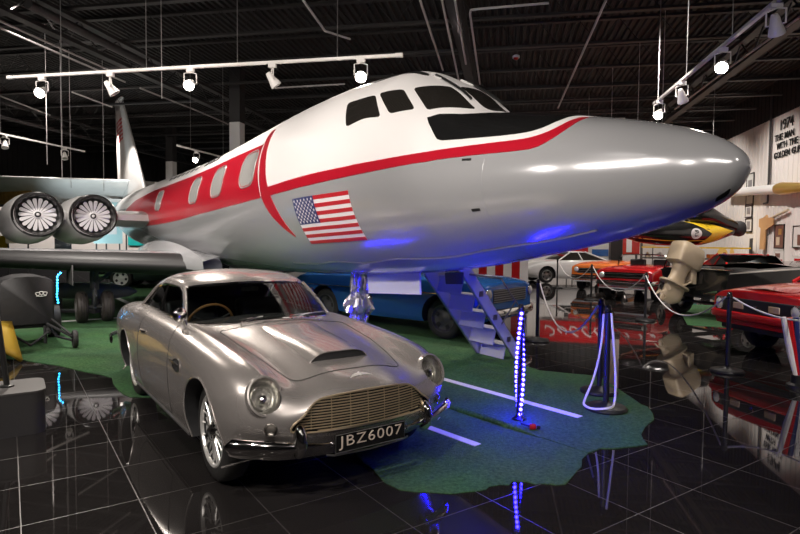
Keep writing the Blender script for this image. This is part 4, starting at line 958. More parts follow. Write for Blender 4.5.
def car_front(t, xf, zg, hg, wg, lamp_y, lamp_z, lamp_r, bz, bw, bumper='chrome', grille='gloss_black', bars=5, plate=False):
    g = MB(); g.box((xf, 0, zg), (.05, 2 * wg, hg)); gr = g.build('grille', M[grille], t, bevel=.012)
    for i in range(bars):
        z = zg - hg / 2 + hg * (i + .5) / bars; MB().box((xf + .028, 0, z), (.012, 2 * wg * .97, .010)).build('grille_bar', M['steel'], gr)
    for sg in (1, -1):
        g = MB(); g.lathe([(-.04, lamp_r), (.02, lamp_r), (.03, lamp_r * .9)], (xf + .01, sg * lamp_y, lamp_z), (1, 0, 0), 24); l = g.build('headlamp', M['chrome'], t)
        g = MB(); g.lathe([(.028, lamp_r * .9), (.05, lamp_r * .5), (.055, .0005)], (xf + .01, sg * lamp_y, lamp_z), (1, 0, 0), 20, cap=False); g.build('lamp_lens', M['amber'] if False else M['lamp_glass'], l)
    g = MB(); g.tube(crom([Vector((xf - .30, -bw, bz)), Vector((xf - .02, -bw * .97, bz)), Vector((xf + .08, -bw * .7, bz)), Vector((xf + .11, 0, bz)), Vector((xf + .08, bw * .7, bz)), Vector((xf - .02, bw * .97, bz)), Vector((xf - .30, bw, bz))], 4), .06, 8, flat=(1.1, .45)); g.build('front_bumper', M[bumper], t)
M['lamp_glass'] = mat('lamp_glass', (.55, .53, .50), .1, spec=.8)
blue = simple_car('saloon_car', 'bright blue saloon parked behind the nose wheel of the jet', (-.62, 9.85, .006), R(-28), M['car_blue'],
    [(.78, .90, .80, .74, .36), (.70, .945, .86, .80, .33), (.3, 1.0, .90, .86, .28), (-.5, 1.02, .91, .87, .26), (-1.4, 1.03, .91, .87, .26), (-2.4, 1.02, .90, .87, .27), (-3.2, .98, .88, .84, .32), (-3.55, .92, .82, .78, .40)],
    (-.62, -1.05, -2.1, -2.75, 1.44, .60), wb=2.70, r_=.335, track=.70, rimm=M['dark_grey'])
car_front(blue, .76, .72, .22, .56, .70, .76, .085, .46, .86, bars=6, grille='dark_grey')
g = MB()
for sg in (1, -1): g.tube([(x, sg * .876, .74) for x in (.3, -.5, -1.4, -2.4, -3.1)], .010, 6)
g.build('side_trim', M['chrome'], blue)

must = simple_car('muscle_car', 'red muscle car with black grille and pony badge facing the right-hand stanchion', (4.145, 8.93, 0), R(-158.6), M['car_red'],
    [(.86, .84, .72, .86, .40), (.80, .86, .74, .92, .38), (.35, .90, .80, .95, .30), (-.5, .95, .86, .96, .26), (-1.4, .96, .88, .96, .26), (-2.4, .96, .88, .96, .27), (-3.2, .93, .86, .92, .34), (-3.6, .88, .80, .88, .42)],
    (-.62, -1.25, -2.2, -3.3, 1.27, .62), wb=2.77, r_=.34, track=.78)
g = MB(); g.box((.84, 0, .655), (.08, 1.66, .19)); gr = g.build('grille', M['matt_black'], must, bevel=.015)
for sg in (1, -1):
    g = MB(); g.lathe([(0, .085), (.03, .085), (.035, .07)], (.87, sg * .72, .66), (1, 0, 0), 24); hl = g.build('headlamp', M['chrome'], gr); g = MB(); g.lathe([(.032, .075), (.05, .04), (.054, .0005)], (.87, sg * .72, .66), (1, 0, 0), 20, cap=False); g.build('x', M['lamp_glass'], hl).name = 'lamp_lens'
    g = MB(); g.box((.885, sg * .34, .655), (.02, .20, .085)); g.build('fog_lamp', M['amber'], gr, bevel=.01)
g = MB()   # running pony badge in a small bar
g.tube([(.888, -.05, .655), (.892, -.02, .668), (.892, .015, .664), (.888, .045, .68)], [.004, .012, .011, .004], 6)
for a, b in (((-.02, .66), (-.035, .625)), ((-.012, .66), (-.005, .622)), ((.012, .66), (.005, .625)), ((.018, .66), (.04, .632)), ((.02, .668), (.035, .695))): g.tube([(.891, a[0], a[1]), (.891, b[0], b[1])], .004, 5)
g.build('pony_badge', M['chrome'], gr)
g = MB(); g.tube(crom([Vector(p) for p in ((.55, -.95, .52), (.86, -.92, .52), (.93, -.5, .52), (.94, 0, .52), (.93, .5, .52), (.86, .92, .52), (.55, .95, .52))], 4), .055, 8, flat=(1, .6)); g.build('front_bumper', M['car_red'], must)
g = MB(); g.box((.78, 0, .40), (.1, 1.5, .16)); g.build('valance', M['matt_black'], must, bevel=.02)
g = MB(); g.grid([[Vector((x, y * q, z + .006 + .03 * (1 - abs(q)) * min(1, (1.2 + .6 - x)))) for q in (-1, -.8, 0, .8, 1)] for x, y, z in ((.72, .42, .865), (.35, .44, .90), (-.1, .46, .925), (-.5, .48, .95))]); g.build('bonnet_bulge', M['car_red'], must)
must.scale = (.91, .91, 1.08)
esc = simple_car('saloon_car', 'open red saloon with black grille left of the tan outboard motor', (3.55, 17.15, 0), R(-122), M['car_red'],
    [(.72, .84, .74, .74, .36), (.66, .88, .78, .78, .34), (.2, .93, .84, .80, .28), (-.6, .95, .86, .81, .26), (-1.5, .95, .86, .81, .26), (-2.4, .93, .85, .80, .28), (-3.1, .88, .78, .74, .38)],
    None, wb=2.4, r_=.30, track=.66)
car_front(esc, .70, .70, .18, .62, .60, .70, .085, .50, .80, bumper='chrome', bars=2)
MB().box((.69, 0, .40), (.06, 1.4, .16)).build('lower_panel', M['car_white'], esc, bevel=.02)
g = MB(); g.tube(crom([Vector(p) for p in ((-.55, -.66, .93), (-.75, -.62, 1.22), (-.72, 0, 1.26), (-.75, .62, 1.22), (-.55, .66, .93))], 5), .018, 6); g.build('windscreen_frame', M['chrome'], esc)
g = MB(); g.box((-1.3, .34, .88), (.14, .46, .46)); g.box((-1.3, -.34, .88), (.14, .46, .46)); g.build('seat_backs', M['leather'], esc, bevel=.04).name = 'seat'
ora = simple_car('saloon_car', 'orange saloon with round headlamps behind the white rope', (3.15, 20.1, 0), R(-116), M['orange'],
    [(.72, .84, .74, .74, .36), (.66, .88, .78, .78, .34), (.2, .94, .84, .80, .28), (-.6, .96, .86, .81, .26), (-1.5, .96, .86, .81, .26), (-2.4, .94, .85, .80, .28), (-3.1, .88, .78, .74, .38)],
    None, wb=2.4, r_=.30, track=.66)
car_front(ora, .70, .68, .18, .58, .60, .72, .09, .48, .80, bars=3)
MB().box((.69, 0, .38), (.06, 1.4, .14)).build('lower_panel', M['car_white'], ora, bevel=.02)
simple_car('coupe_car', 'red coupe with dark side windows parked behind the black speedboat', (6.95, 17.3, 0), R(-90), M['car_red'],
    [(.75, .78, .68, .74, .36), (.62, .84, .76, .80, .32), (.1, .90, .82, .83, .28), (-.6, .93, .84, .84, .26), (-1.5, .93, .84, .84, .26), (-2.4, .92, .83, .83, .28), (-3.1, .88, .78, .76, .38)],
    (-.5, -1.1, -1.8, -2.7, 1.28, .56), wb=2.4, r_=.31, track=.70)
wsc = simple_car('sports_car', 'low white sports car with yellow nose stripe left of the orange saloon', (1.3, 23.7, 0), R(-160), M['car_white'],
    [(.9, .55, .50, .6, .3), (.75, .66, .58, .74, .24), (.2, .84, .72, .82, .2), (-.6, .92, .8, .83, .18), (-1.5, .93, .82, .83, .18), (-2.4, .93, .82, .83, .2), (-3.0, .9, .78, .78, .3)],
    (-.5, -1.1, -1.7, -2.5, 1.22, .5), wb=2.35, r_=.31, track=.68)
MB().add([Vector(p) for p in ((.86, -.35, .60), (.5, -.5, .77), (.45, -.15, .79), (.84, -.05, .61))], [(0, 1, 2, 3)]).build('nose_stripe', M['yellow'], wsc)
drk = simple_car('saloon_car', 'dark car with pale five-spoke wheels seen beneath the wing', (-12.2, 16.8, 0), R(200), M['car_dark'],
    [(.78, .80, .70, .74, .36), (.66, .88, .78, .80, .34), (.2, .93, .84, .84, .28), (-.6, .96, .86, .85, .26), (-1.5, .97, .86, .85, .26), (-2.4, .95, .85, .84, .28), (-3.3, .90, .78, .78, .38)],
    (-.6, -1.1, -2.0, -2.7, 1.36, .58), wb=2.6, r_=.33, track=.74, rimm=M['car_white'])
car_front(drk, .76, .66, .16, .5, .62, .68, .08, .46, .84)

# --- speedboat with its outboard motor, on a trailer
bt = thing('speedboat', 'black speedboat with silver rub rail and big tan outboard motor on its stern', 'boat', (3.92, 13.12, 0), R(30))
def hull(x, f): return f
secs = []
for i in range(15):
    f = i / 14; x = 4.6 * f; bw = .86 * (1 - f ** 3.2) + .02; zk = .50 + .35 * f ** 3; zc = .68 + .28 * f ** 2; zg = 1.05 + .16 * f
    secs.append([Vector((x, y, z)) for y, z in ((-bw * .93, zg + .0), (-bw, zg - .05), (-bw * .93, zc), (-bw * .5, (zk + zc) / 2), (0, zk), (bw * .5, (zk + zc) / 2), (bw * .93, zc), (bw, zg - .05), (bw * .93, zg))])
g = MB(); g.grid(secs); g.f.append(tuple(range(9))); g.m.append(0); g.build('hull', M['gloss_black'], bt, ang=50)
g = MB(); g.grid([[Vector((s[0].x, s[0].y * q, s[0].z + .05 * (1 - q * q))) for q in (-1, -.5, 0, .5, 1)] for s in secs[6:]]); g.box((.12, 0, 1.03), (.24, 1.6, .06)); g.build('deck', M['gloss_black'], bt)
for sg in (0, -1):
    g = MB(); g.tube([s[1 if sg == 0 else 7] + Vector((0, -.01 if sg == 0 else .01, 0)) for s in secs], .022, 6); g.build('rub_rail', M['chrome'], bt)
g = MB(); g.grid([[Vector((2.1 - .25 * q, y, 1.17 + .17 * q)) + Vector((-.35 * (abs(y) / .7) ** 2, 0, 0)) for y in (-.7, -.45, 0, .45, .7)] for q in (0, .5, 1)]); ws_ = g.build('windscreen', M['glass'], bt)
g = MB(); g.tube([Vector((2.1 - .25 - .35 * (abs(y) / .7) ** 2, y, 1.34)) for y in (-.7, -.45, 0, .45, .7)], .014, 6); g.tube([(2.1 - .35, -.7, 1.17), (1.5, -.7, 1.34)], .014, 6); g.tube([(2.1 - .35, .7, 1.17), (1.5, .7, 1.34)], .014, 6); g.build('windscreen_frame', M['chrome'], ws_)
for y in (-.4, .4): MB().box((.9, y, .90), (.5, .5, .36)).build('seat', M['leather'], bt, bevel=.06)
# outboard in its own local numbers: tilted leg behind the stern
om = Matrix.Translation((-.26, .0, 1.10)) @ Matrix.Rotation(R(24), 4, 'Y')
def ob(P): return om @ Vector(P)
g = MB(); P = []
for z, x0, x1, w in ((.0, -.33, .27, .20), (.03, -.37, .30, .225), (.30, -.39, .31, .23), (.43, -.37, .24, .22), (.455, -.34, .19, .20), (.46, -.28, .12, .12)):
    P.append([ob(((x0 + x1) / 2 + (x1 - x0) / 2 * math.copysign(abs(math.cos(q)) ** .38, math.cos(q)), w * math.copysign(abs(math.sin(q)) ** .38, math.sin(q)), z)) for q in [2 * PI * j / 28 for j in range(28)]])
g.grid(P, cv=True); g.f.append(tuple(range(28))); g.m.append(0); g.f.append(tuple(5 * 28 + j for j in range(28))); g.m.append(0); mo = g.build('outboard_motor', M['tan'], bt, ang=45)
g = MB(); P = []
for z, x0, x1, w in ((.04, -.28, .20, .17), (-.10, -.24, .12, .13), (-.25, -.24, .12, .10), (-.36, -.27, .16, .10), (-.40, -.30, .22, .10), (-.42, -.44, .30, .18), (-.455, -.44, .30, .18), (-.47, -.30, .24, .09), (-.62, -.30, .24, .09), (-.74, -.32, .22, .07), (-.86, -.30, .02, .015)):
    P.append([ob(((x0 + x1) / 2 + (x1 - x0) / 2 * math.copysign(abs(math.cos(q)) ** .6, math.cos(q)), w * math.sin(q), z)) for q in [2 * PI * j / 20 for j in range(20)]])
g.grid(P, cv=True); g.f.append(tuple(range(20))); g.m.append(0); g.f.append(tuple(10 * 20 + j for j in range(20))); g.m.append(0); g.build('drive_leg', M['tan'], mo, ang=40)
g = MB(); g.lathe([(-.22, .001), (-.18, .05), (0, .062), (.2, .05), (.26, .03)], ob((-.06, 0, -.70)), om.to_3x3() @ Vector((-1, 0, 0)), 18)
for k_ in range(3):
    q = 2 * PI * k_ / 3; P = [[ob((-.27 + .03 * (w_ - .5) * 2, r2 * math.cos(q + (w_ - .5) * .9), -.70 + r2 * math.sin(q + (w_ - .5) * .9))) for w_ in (0, .5, 1)] for r2 in (.03, .1, .16, .18)]; g.grid(P)
g.build('propeller', M['tan'], mo)
g = MB(); g.box(ob((.24, 0, -.10)), (.10, .26, .36)); g.tube([ob((.12, .1, .0)), ob((.2, .14, -.25)), ob((.06, .1, -.42))], .025, 6); g.tube([ob((.12, -.1, .0)), ob((.2, -.14, -.25)), ob((.06, -.1, -.42))], .025, 6); g.build('clamp_bracket', M['tan'], mo, bevel=.01)
tr = thing('boat_trailer', 'dark boat trailer with one visible tyre carrying the black speedboat', 'trailer', (3.92, 13.12, 0), R(30))
g = MB()
for y in (-.55, .55): g.box((1.9, y, .47), (3.8, .07, .08))
g.box((.2, 0, .47), (.08, 1.2, .08)); g.box((1.7, 0, .45), (.08, 1.5, .08)); g.tube([(3.8, -.55, .47), (5.4, 0, .47), (3.8, .55, .47)], .04, 6); g.tube([(5.3, 0, .47), (5.3, 0, .02)], .03, 6); g.build('frame', M['dark_grey'], tr)
for y in (-.82, .82): wheel(tr, (.55, y, .30), .30, .18, 1 if y > 0 else -1, 'disc')
for x in (.4, 1.8, 3.2):
    for y in (-.45, .45): MB().box((x, y, .55), (.3, .1, .09)).build('bunk', M['dark_grey'], tr)
MB().tube([(.55, -.82, .3), (.55, .82, .3)], .03, 6).build('axle', M['dark_grey'], tr)

# --- big black and yellow craft hung behind the shelves
yb = thing('mini_submarine', 'black and yellow torpedo-shaped craft with white roundel hanging at the right wall', 'submarine', world_at(684, 233, 17.0), R(14))
g = MB(); pr = [(-1.9, .02), (-1.75, .2), (-1.4, .34), (-.8, .44), (-.1, .46), (.5, .42), (.9, .34), (1.25, .24), (1.45, .18)]
P = [[Vector((x, r_ * 1.0 * math.cos(q), r_ * .80 * math.sin(q) - .02 + (.12 if x > .6 else 0) * (x - .6))) for q in [2 * PI * j / 32 for j in range(32)]] for x, r_ in pr]; g.grid(P, cv=True); g.f.append(tuple(8 * 32 + j for j in range(32))); g.m.append(0); hb = g.build('hull', M['gloss_black'], yb, ang=50)
g = MB(); P = []
for f in [i / 8 for i in range(9)]:
    P.append([])
    for q in [PI + PI * .72 * (j / 8 - .5) - .0 for j in range(9)]: pass
# yellow chevron wrapped on the flank facing the hall
def hr(x):
    for (xa, ra), (xb, rb2) in zip(pr, pr[1:]):
        if xa <= x <= xb: return ra + (rb2 - ra) * (x - xa) / (xb - xa)
    return .1
def hp(x, q, d=.006): r_ = hr(x) + d; return Vector((x, r_ * math.cos(q), r_ * .80 * math.sin(q) - .02 + (.12 if x > .6 else 0) * (x - .6)))
g = MB()
for q0, q1, xa, xb, xc, xd in ((PI * .58, PI * 1.0, -.10, .55, .62, 1.40), (PI * 1.0, PI * 1.30, .62, 1.40, .30, .80)):
    g.grid([[hp(xa + (xc - xa) * u + ((xb + (xd - xb) * u) - (xa + (xc - xa) * u)) * v, q0 + (q1 - q0) * u) for v in (0, .25, .5, .75, 1)] for u in [i / 8 for i in range(9)]])
g.grid([[hp(-1.5 + 2.1 * u, PI * 1.19 + .03 * v) for v in (0, 1, 2)] for u in [i / 12 for i in range(13)]]); g.build('yellow_chevron', M['yellow'], hb)
c_ = (.12, PI * 1.0); g = MB(); g.add([hp(c_[0], c_[1], .008)] + [hp(c_[0] + .17 * math.cos(q), c_[1] + .44 * math.sin(q), .008) for q in [2 * PI * j / 24 for j in range(24)]], [(0, 1 + j, 1 + (j + 1) % 24) for j in range(24)]); rd = g.build('roundel', M['flag_white'], hb)
g = MB(); g.tube([hp(c_[0] + a, c_[1] + b, .012) for a, b in ((-.05, -.24), (.05, -.24), (.06, -.08), (-.03, -.02), (-.05, .16), (.06, .20))], .012, 5); g.build('roundel_mark', M['black'], rd)
g = MB(); P = []
for x, r_, z in ((.0, .03, .40), (.15, .22, .48), (.4, .34, .54), (.75, .33, .52), (1.15, .26, .34), (1.55, .20, .20)):
    P.append([Vector((x, r_ * math.cos(q), z + r_ * .85 * math.sin(q))) for q in [2 * PI * j / 24 for j in range(24)]])
g.grid(P, cv=True); g.f.append(tuple(5 * 24 + j for j in range(24))); g.m.append(0); g.build('upper_pod', M['gloss_black'], yb, ang=60)
g = MB(); g.lathe([(0, .12), (.12, .22), (.26, .235), (.34, .21), (.34, .17), (.22, .15)], (1.45, 0, .16), (1, 0, -.06), 28); g.build('thruster', M['matt_black'], yb)
g = MB()
for x in (-.9, .8):
    MB().tube([(x, 0, .2), (x, 0, ZC - 2.6)], .012, 6).build('hanging_cable', M['steel'], yb)
g = MB()
rack = thing('display_rack', 'dark display rack with yellow edged shelf full of props behind the red saloon', 'shelf rack', (5.6, 22.9, 0), R(-16))
for z in (.55, 1.05, 1.45): MB().box((1.2, 0, z), (3.6, .6, .05)).build('shelf', M['dark_grey'] if z < 1.4 else M['yellow'], rack)
for x in (-.58, 1.2, 2.98):
    for y in (-.28, .28): MB().box((x, y, .9), (.05, .05, 1.8)).build('upright', M['dark_grey'], rack)
cols = ['cream', 'gold', 'car_red', 'car_white', 'tan', 'grey', 'led_cyan_paint', 'orange']
M['led_cyan_paint'] = mat('turquoise', (.02, .42, .40), .3)
rr = random.Random(11); kinds = 0
desc = {'cream': 'cream', 'gold': 'golden', 'car_red': 'red', 'car_white': 'white', 'tan': 'tan', 'grey': 'grey', 'led_cyan_paint': 'turquoise', 'orange': 'orange'}
rmat = Matrix.Translation((5.6, 22.9, 0)) @ Matrix.Rotation(R(-16), 4, 'Z')
for zi, (z, nm) in enumerate(((1.075, 'upper'), (.575, 'lower'))):
    for i in range(8):
        c = cols[(i * 3 + zi * 2) % 8]; x = -.35 + .42 * i; h = rr.uniform(.14, .26); r_ = rr.uniform(.07, .12); p = rmat @ Vector((x, -.08, z))
        g = MB(); kf = (i + zi) % 3
        if kf == 0: g.lathe([(0, r_), (h * .5, r_ * 1.1), (h * .8, r_ * .5), (h, r_ * .4)], n=16)
        elif kf == 1: g.lathe([(0, r_ * .6), (h * .1, r_ * .65), (h * .4, r_ * 1.1), (h * .8, r_ * .9), (h, .001)], n=16)
        else: g.box((0, 0, h / 2), (r_ * 2, r_ * 1.4, h)); g.box((0, 0, h * .75), (r_ * 2.1, r_ * 1.5, h * .12))
        o = g.build('shelf_prop', M[c]); o.location = p; o.rotation_euler[2] = rr.uniform(-.4, .4)
        tag(o, '%s %s prop on %s shelf of the dark rack, %s from left' % (desc[c], ('vase shaped', 'round', 'boxy')[kf], nm, ('first', 'second', 'third', 'fourth', 'fifth', 'sixth', 'seventh', 'eighth')[i]), 'prop', 'props on the display rack')
# red and white striped stall and the red banner high above it
stall = thing('striped_stall', 'red and white striped canvas stall far behind the airstair', 'stall', (-1.0, 21.2, 0), R(8))
g = MB()
for i in range(12): g.box((-1.65 + .3 * i, 0, .95), (.302, .05, 1.9), mi=i % 2)
g.build('striped_panel', [M['car_red'], M['flag_white']], stall)
MB().box((0, .3, 1.93), (3.7, .8, .06)).build('counter_top', M['dark_grey'], stall)
for x in (-1.8, 1.8): MB().box((x, .5, .95), (.06, .06, 1.9)).build('upright', M['dark_grey'], stall)
ban = thing('hanging_banner', 'wide red banner with white lettering on the far wall, mirrored in the floor', 'banner', (5.0, 30.85, 3.05), 0)
MB().box((0, 0, 0), (6.4, .04, 1.1)).build('banner_panel', M['car_red'], ban)
g = MB(); rr = random.Random(5)
for i in range(9):
    x = -2.7 + .62 * i; g.tube([(x + .25 * math.sin(q * 2.1 + i), -.03, -.02 + .26 * math.cos(q * 1.7 + i * .9)) for q in (0, .5, 1, 1.5, 2, 2.5)], .045, 6)
g.build('banner_script', M['flag_white'], ban)

# --- items on the right-hand wall
def on_wall(name, label, cat, y, z, w, h, fm, im, mark=None, d=.03):
    t = thing(name, label, cat, (X1 - .02 - d / 2, y, z)); b = .035
    g = MB()
    for yy, zz, a, c in ((0, h / 2, w, b), (0, -h / 2, w, b), (w / 2, 0, b, h), (-w / 2, 0, b, h)): g.box((0, yy, zz), (d, a + (b if c == b else 0), c + (b if a == b else 0)))
    f = g.build('frame', M[fm], t); g = MB(); g.box((.004, 0, 0), (d * .5, w - b * .5, h - b * .5)); pic = g.build('print', M[im], t)
    if mark:
        for (yy, zz, a, c, mm) in mark: MB().box((-d * .3, yy * w, zz * h), (d * .4, a * w, c * h)).build('print_detail', M[mm], pic)
    return t
M['print'] = mat('print_paper', (.62, .61, .58), .35); M['sepia'] = mat('sepia_print', (.16, .07, .05), .4, var=.5, vscale=5)
for z, lb in ((3.85, 'topmost'), (3.05, 'upper middle'), (2.45, 'lower middle')): pass
on_wall('picture_frame', 'black framed print, topmost of the three in a column on the white wall', 'picture', 22.6, 3.55, .60, 1.15, 'black', 'print', [(0, .05, .5, .5, 'grey')])
on_wall('picture_frame', 'black framed print, middle of the three in a column on the white wall', 'picture', 22.65, 2.80, .56, .46, 'black', 'print', [(0, .0, .5, .5, 'grey')])
on_wall('picture_frame', 'black framed print, lowest of the three in a column on the white wall', 'picture', 22.6, 2.28, .56, .46, 'black', 'print', [(0, .0, .4, .6, 'grey')])
on_wall('poster', 'dark sepia poster with two golden figures right of the wooden pistol', 'poster', 20.22, 1.85, .62, .74, 'black', 'sepia', [(-.1, .2, .3, .25, 'gold'), (.1, -.2, .35, .35, 'cream')])
on_wall('poster', 'pale poster below the dark sepia poster on the white wall', 'poster', 20.2, 1.20, .62, .46, 'print', 'print', [(.1, .1, .5, .3, 'sepia'), (-.1, -.25, .6, .15, 'car_red')])
on_wall('poster', 'black framed poster with a dark figure at the right frame edge', 'poster', 18.95, 1.83, .72, .64, 'black', 'print', [(-.1, -.15, .4, .5, 'sepia')])
on_wall('poster', 'pink and red poster low at the right frame edge', 'poster', 18.9, 1.05, .72, .42, 'print', 'print', [(.05, 0, .6, .6, 'car_red')])
# pistol shaped plywood cut-out
gun = thing('mounted_pistol_cutout', 'large flat tan pistol shape mounted on the white wall', 'wall decoration', (X1 - .10, 21.0, 2.0)); M['plywood'] = mat('plywood', (.52, .30, .13), .5, var=.1)
g = MB(); g.prism([(.55, .46), (.55, .20), (.40, .14), (.44, -.58), (.08, -.58), (.02, .08), (-.50, .22), (-.50, .50), (-.1, .46), (.0, .58), (.2, .50)], lambda a, b, d: Vector((d, a, b)), -.02, .02); g.build('pistol_body', M['plywood'], gun)
g = MB(); g.tube([(0, -.45, .48), (0, -1.45, .66)], .045, 8); g.build('pistol_barrel', M['cream'], gun); g = MB(); g.tube([(0, -.2, .12), (0, -.24, -.05), (0, -.12, -.1)], .02, 6); g.build('trigger', M['dark_grey'], gun)
tube = thing('mounted_tube', 'long white and gold tube mounted level across the white wall', 'tube', (X1 - .30, 21.2, 3.42))
g = MB(); g.lathe([(0, .14), (4.7, .16)], (0, 3.2, .16), (0, -1, -.055), 24); g.build('tube_body', M['white'], tube)
g = MB(); g.lathe([(4.62, .17), (4.9, .20), (5.4, .17), (6.8, .10)], (0, 3.2, .16), (0, -1, -.055), 24); g.build('gold_sleeve', M['gold'], tube)
for y in (1.8, -1.4): MB().box((.17, y, 0), (.28, .08, .06)).build('bracket', M['steel'], tube)
pipe = MB().tube([(X1 - .08, 21.02, ZC - .3), (X1 - .08, 21.02, 3.05), (X1 - .08, 21.05, 2.98), (X1 - .12, 21.22, 2.96)], .035, 8).build('wall_conduit', M['dark_grey']); tag(pipe, 'thin dark vertical pipe with hooked lower end beside the wall lettering', 'pipe')
sg_ = thing('wall_lettering', 'black wall lettering 1974 THE MAN WITH THE GOLDEN GUN', 'lettering', (X1 - .03, 20.1, 4.9))
def wall_text(txt, y_left, z, width, h, nm, off):
    me = text_mesh(txt, 1, offset=off, extrude=.01, align='LEFT'); xs = [v.co.x for v in me.vertices]; ys = [v.co.y for v in me.vertices]
    sx = width / (max(xs) - min(xs)); sy = h / (max(ys) - min(ys)); x0, y0 = min(xs), min(ys)
    for v in me.vertices: v.co = Vector((-.01 + v.co.z, -(v.co.x - x0) * sx + y_left - 20.2, (v.co.y - y0) * sy + z - 4.9))
    me.materials.clear(); me.materials.append(M['black']); me.flip_normals(); o = bpy.data.objects.new(nm, me); COL.objects.link(o); o.parent = sg_
wall_text('1974', 20.50, 5.24, .84, .33, 'number_row', .004)
for wd_, y_, z_, w_ in (('THE', 20.88, 4.93, .54), ('MAN', 20.20, 4.93, .60), ('WITH', 20.72, 4.65, .68), ('THE', 19.90, 4.65, .56), ('GOLDEN', 20.88, 4.37, 1.04), ('GUN', 19.70, 4.37, .62)): wall_text(wd_, y_, z_, w_, .21, 'word', .014)
# wicker chairs by the wall
for i, (y, lb) in enumerate(((24.3, 'golden wicker chair by the white wall, left of the pair'), (23.4, 'golden wicker chair by the white wall, right of the pair'))):
    wc = thing('wicker_chair', lb, 'chair', (7.9, y, 0), R(180 - 20 * i)); M['wicker'] = M.get('wicker') or mat('wicker', (.62, .38, .10), .6, bump=.6, bscale=30)
    g = MB(); g.grid([[Vector((-.30 + .12 * math.cos(u * PI) - .1 * v, .52 * (v ** .5) * math.sin((u - .5) * PI) * (1.0), .42 + 1.05 * v * math.cos((u - .5) * PI * .9))) for v in (.02, .3, .6, .85, 1)] for u in [j / 12 for j in range(13)]]); g.build('backrest', M['wicker'], wc)
    g = MB(); g.lathe([(.40, .001), (.40, .30), (.46, .31), (.48, .28), (.48, .001)], n=24); g.build('seat', M['wicker'], wc); g = MB(); g.lathe([(0, .30), (.2, .20), (.41, .27)], n=24); g.build('base', M['wicker'], wc)

# --- lower left: plinth, post, tarped buggy
M['plinth_top'] = mat('plinth_top_paint', (.06, .056, .054), .55); M['plinth'] = mat('plinth_paint', (.028, .026, .026), .55, var=.1)
pl_ = thing('plinth', 'dark grey round-cornered plinth in the lower left corner', 'plinth', (-4.06, 3.95, 0), R(45))
P = []
def rrect(w, h, r_, n=8):
    out = []
    for cx_, cy_, a0_ in ((w / 2 - r_, h / 2 - r_, 0), (-w / 2 + r_, h / 2 - r_, 90), (-w / 2 + r_, -h / 2 + r_, 180), (w / 2 - r_, -h / 2 + r_, 270)):
        for i in range(n + 1): q = R(a0_ + 90 * i / n); out.append((cx_ + r_ * math.cos(q), cy_ + r_ * math.sin(q)))
    return out
MB().prism(rrect(.62, .52, .10), lambda a, b, d: Vector((a, b, d)), 0, .335).build('plinth_body', M['plinth'], pl_)
MB().prism(rrect(.63, .53, .10), lambda a, b, d: Vector((a, b, d)), .335, .35).build('plinth_top', M['plinth_top'], pl_)
post = thing('sign_post', 'thin black leaning post standing on the grey plinth at the left frame edge', 'post', (-4.04, 4.0, .35))
g = MB(); g.tube([(0, 0, .01), (-.03, -.01, .30), (-.07, -.03, .72)], .022, 8); g.build('post_bar', M['black'], post); g = MB(); g.lathe([(0, .05), (.012, .05), (.02, .025)], n=16); g.build('post_foot', M['black'], post)
bug = thing('snow_buggy', 'yellow buggy with black box front and white script badge at the left edge', 'buggy', (-7.19, 7.455, .006), R(-42))
M['tarp'] = mat('black_cover', (.012, .0115, .012), .55, bump=.15, bscale=12)
# local: x forward to the viewer, y to the left seen from the seat
g = MB(); P = []
for x, s_ in ((.62, .94), (.60, 1), (.3, 1.02), (0, 1.0), (-.3, .95)):
    P.append([Vector((x, y * s_, z)) for y, z in ((-.32, .33), (-.335, .90), (-.30, .965), (-.15, 1.01), (0, 1.02), (.15, 1.01), (.30, .965), (.335, .90), (.32, .33))])
g.grid(P); g.f.append(tuple(range(9))); g.m.append(0); bx = g.build('front_box', M['tarp'], bug, ang=50)
g = MB()
for k_, (y, z) in enumerate(((.12, .76), (.165, .772), (.21, .765))): g.tube([(.635, y + .022 * math.cos(q) + .01 * math.sin(2 * q), z + .028 * math.sin(q)) for q in [2 * PI * j / 14 for j in range(14)]], .007, 5, closed=True)
g.tube([(.635, .10, .735), (.635, .165, .73), (.635, .23, .74)], .005, 5); g.build('script_badge', M['white'], bx)
g = MB(); g.grid([[Vector((x, y, z)) for y, z in ((-.36, .30), (-.37, .82), (-.34, .90), (-.2, .94), (.2, .94), (.28, .90), (.31, .82), (.30, .30))] for x in (.5, .4, 0, -.35)]); g.build('body_shell', M['mustard'], bug, ang=50)
g = MB()
for sg in (1, -1):
    g.tube([(.55, sg * .2, .34), (.80, sg * .34, .26), (1.0, sg * .50, .16)], .022, 6); g.tube([(.3, sg * .25, .28), (.7, sg * .34, .14), (1.0, sg * .50, .11)], .020, 6); g.tube([(.5, sg * .25, .42), (.8, sg * .36, .32), (1.02, sg * .48, .20)], .016, 6); g.tube([(-.4, sg * .3, .3), (.9, sg * .22, .24)], .03, 6); g.tube([(.66, sg * .2, .3), (.68, sg * .2, .05)], .025, 6)
g.tube([(.55, -.3, .3), (.55, .3, .3)], .03, 6); g.tube([(.9, -.22, .24), (.95, 0, .08), (.9, .22, .24)], .02, 6); g.build('suspension_frame', M['matt_black'], bug)
for sg in (1, -1):
    g = MB(); g.lathe([(-.03, .001), (-.03, .12), (-.015, .13), (.015, .13), (.03, .12), (.03, .001)], (1.02, sg * .53, .13), (0, 1, 0), 24); wl = g.build('wheel', M['rubber'], bug); g = MB(); g.lathe([(.032, .001), (.034, .07), (.03, .08)], (1.02, sg * .53, .13), (0, 1, 0), 20); g.build('hub', M['steel'], wl)
P = []
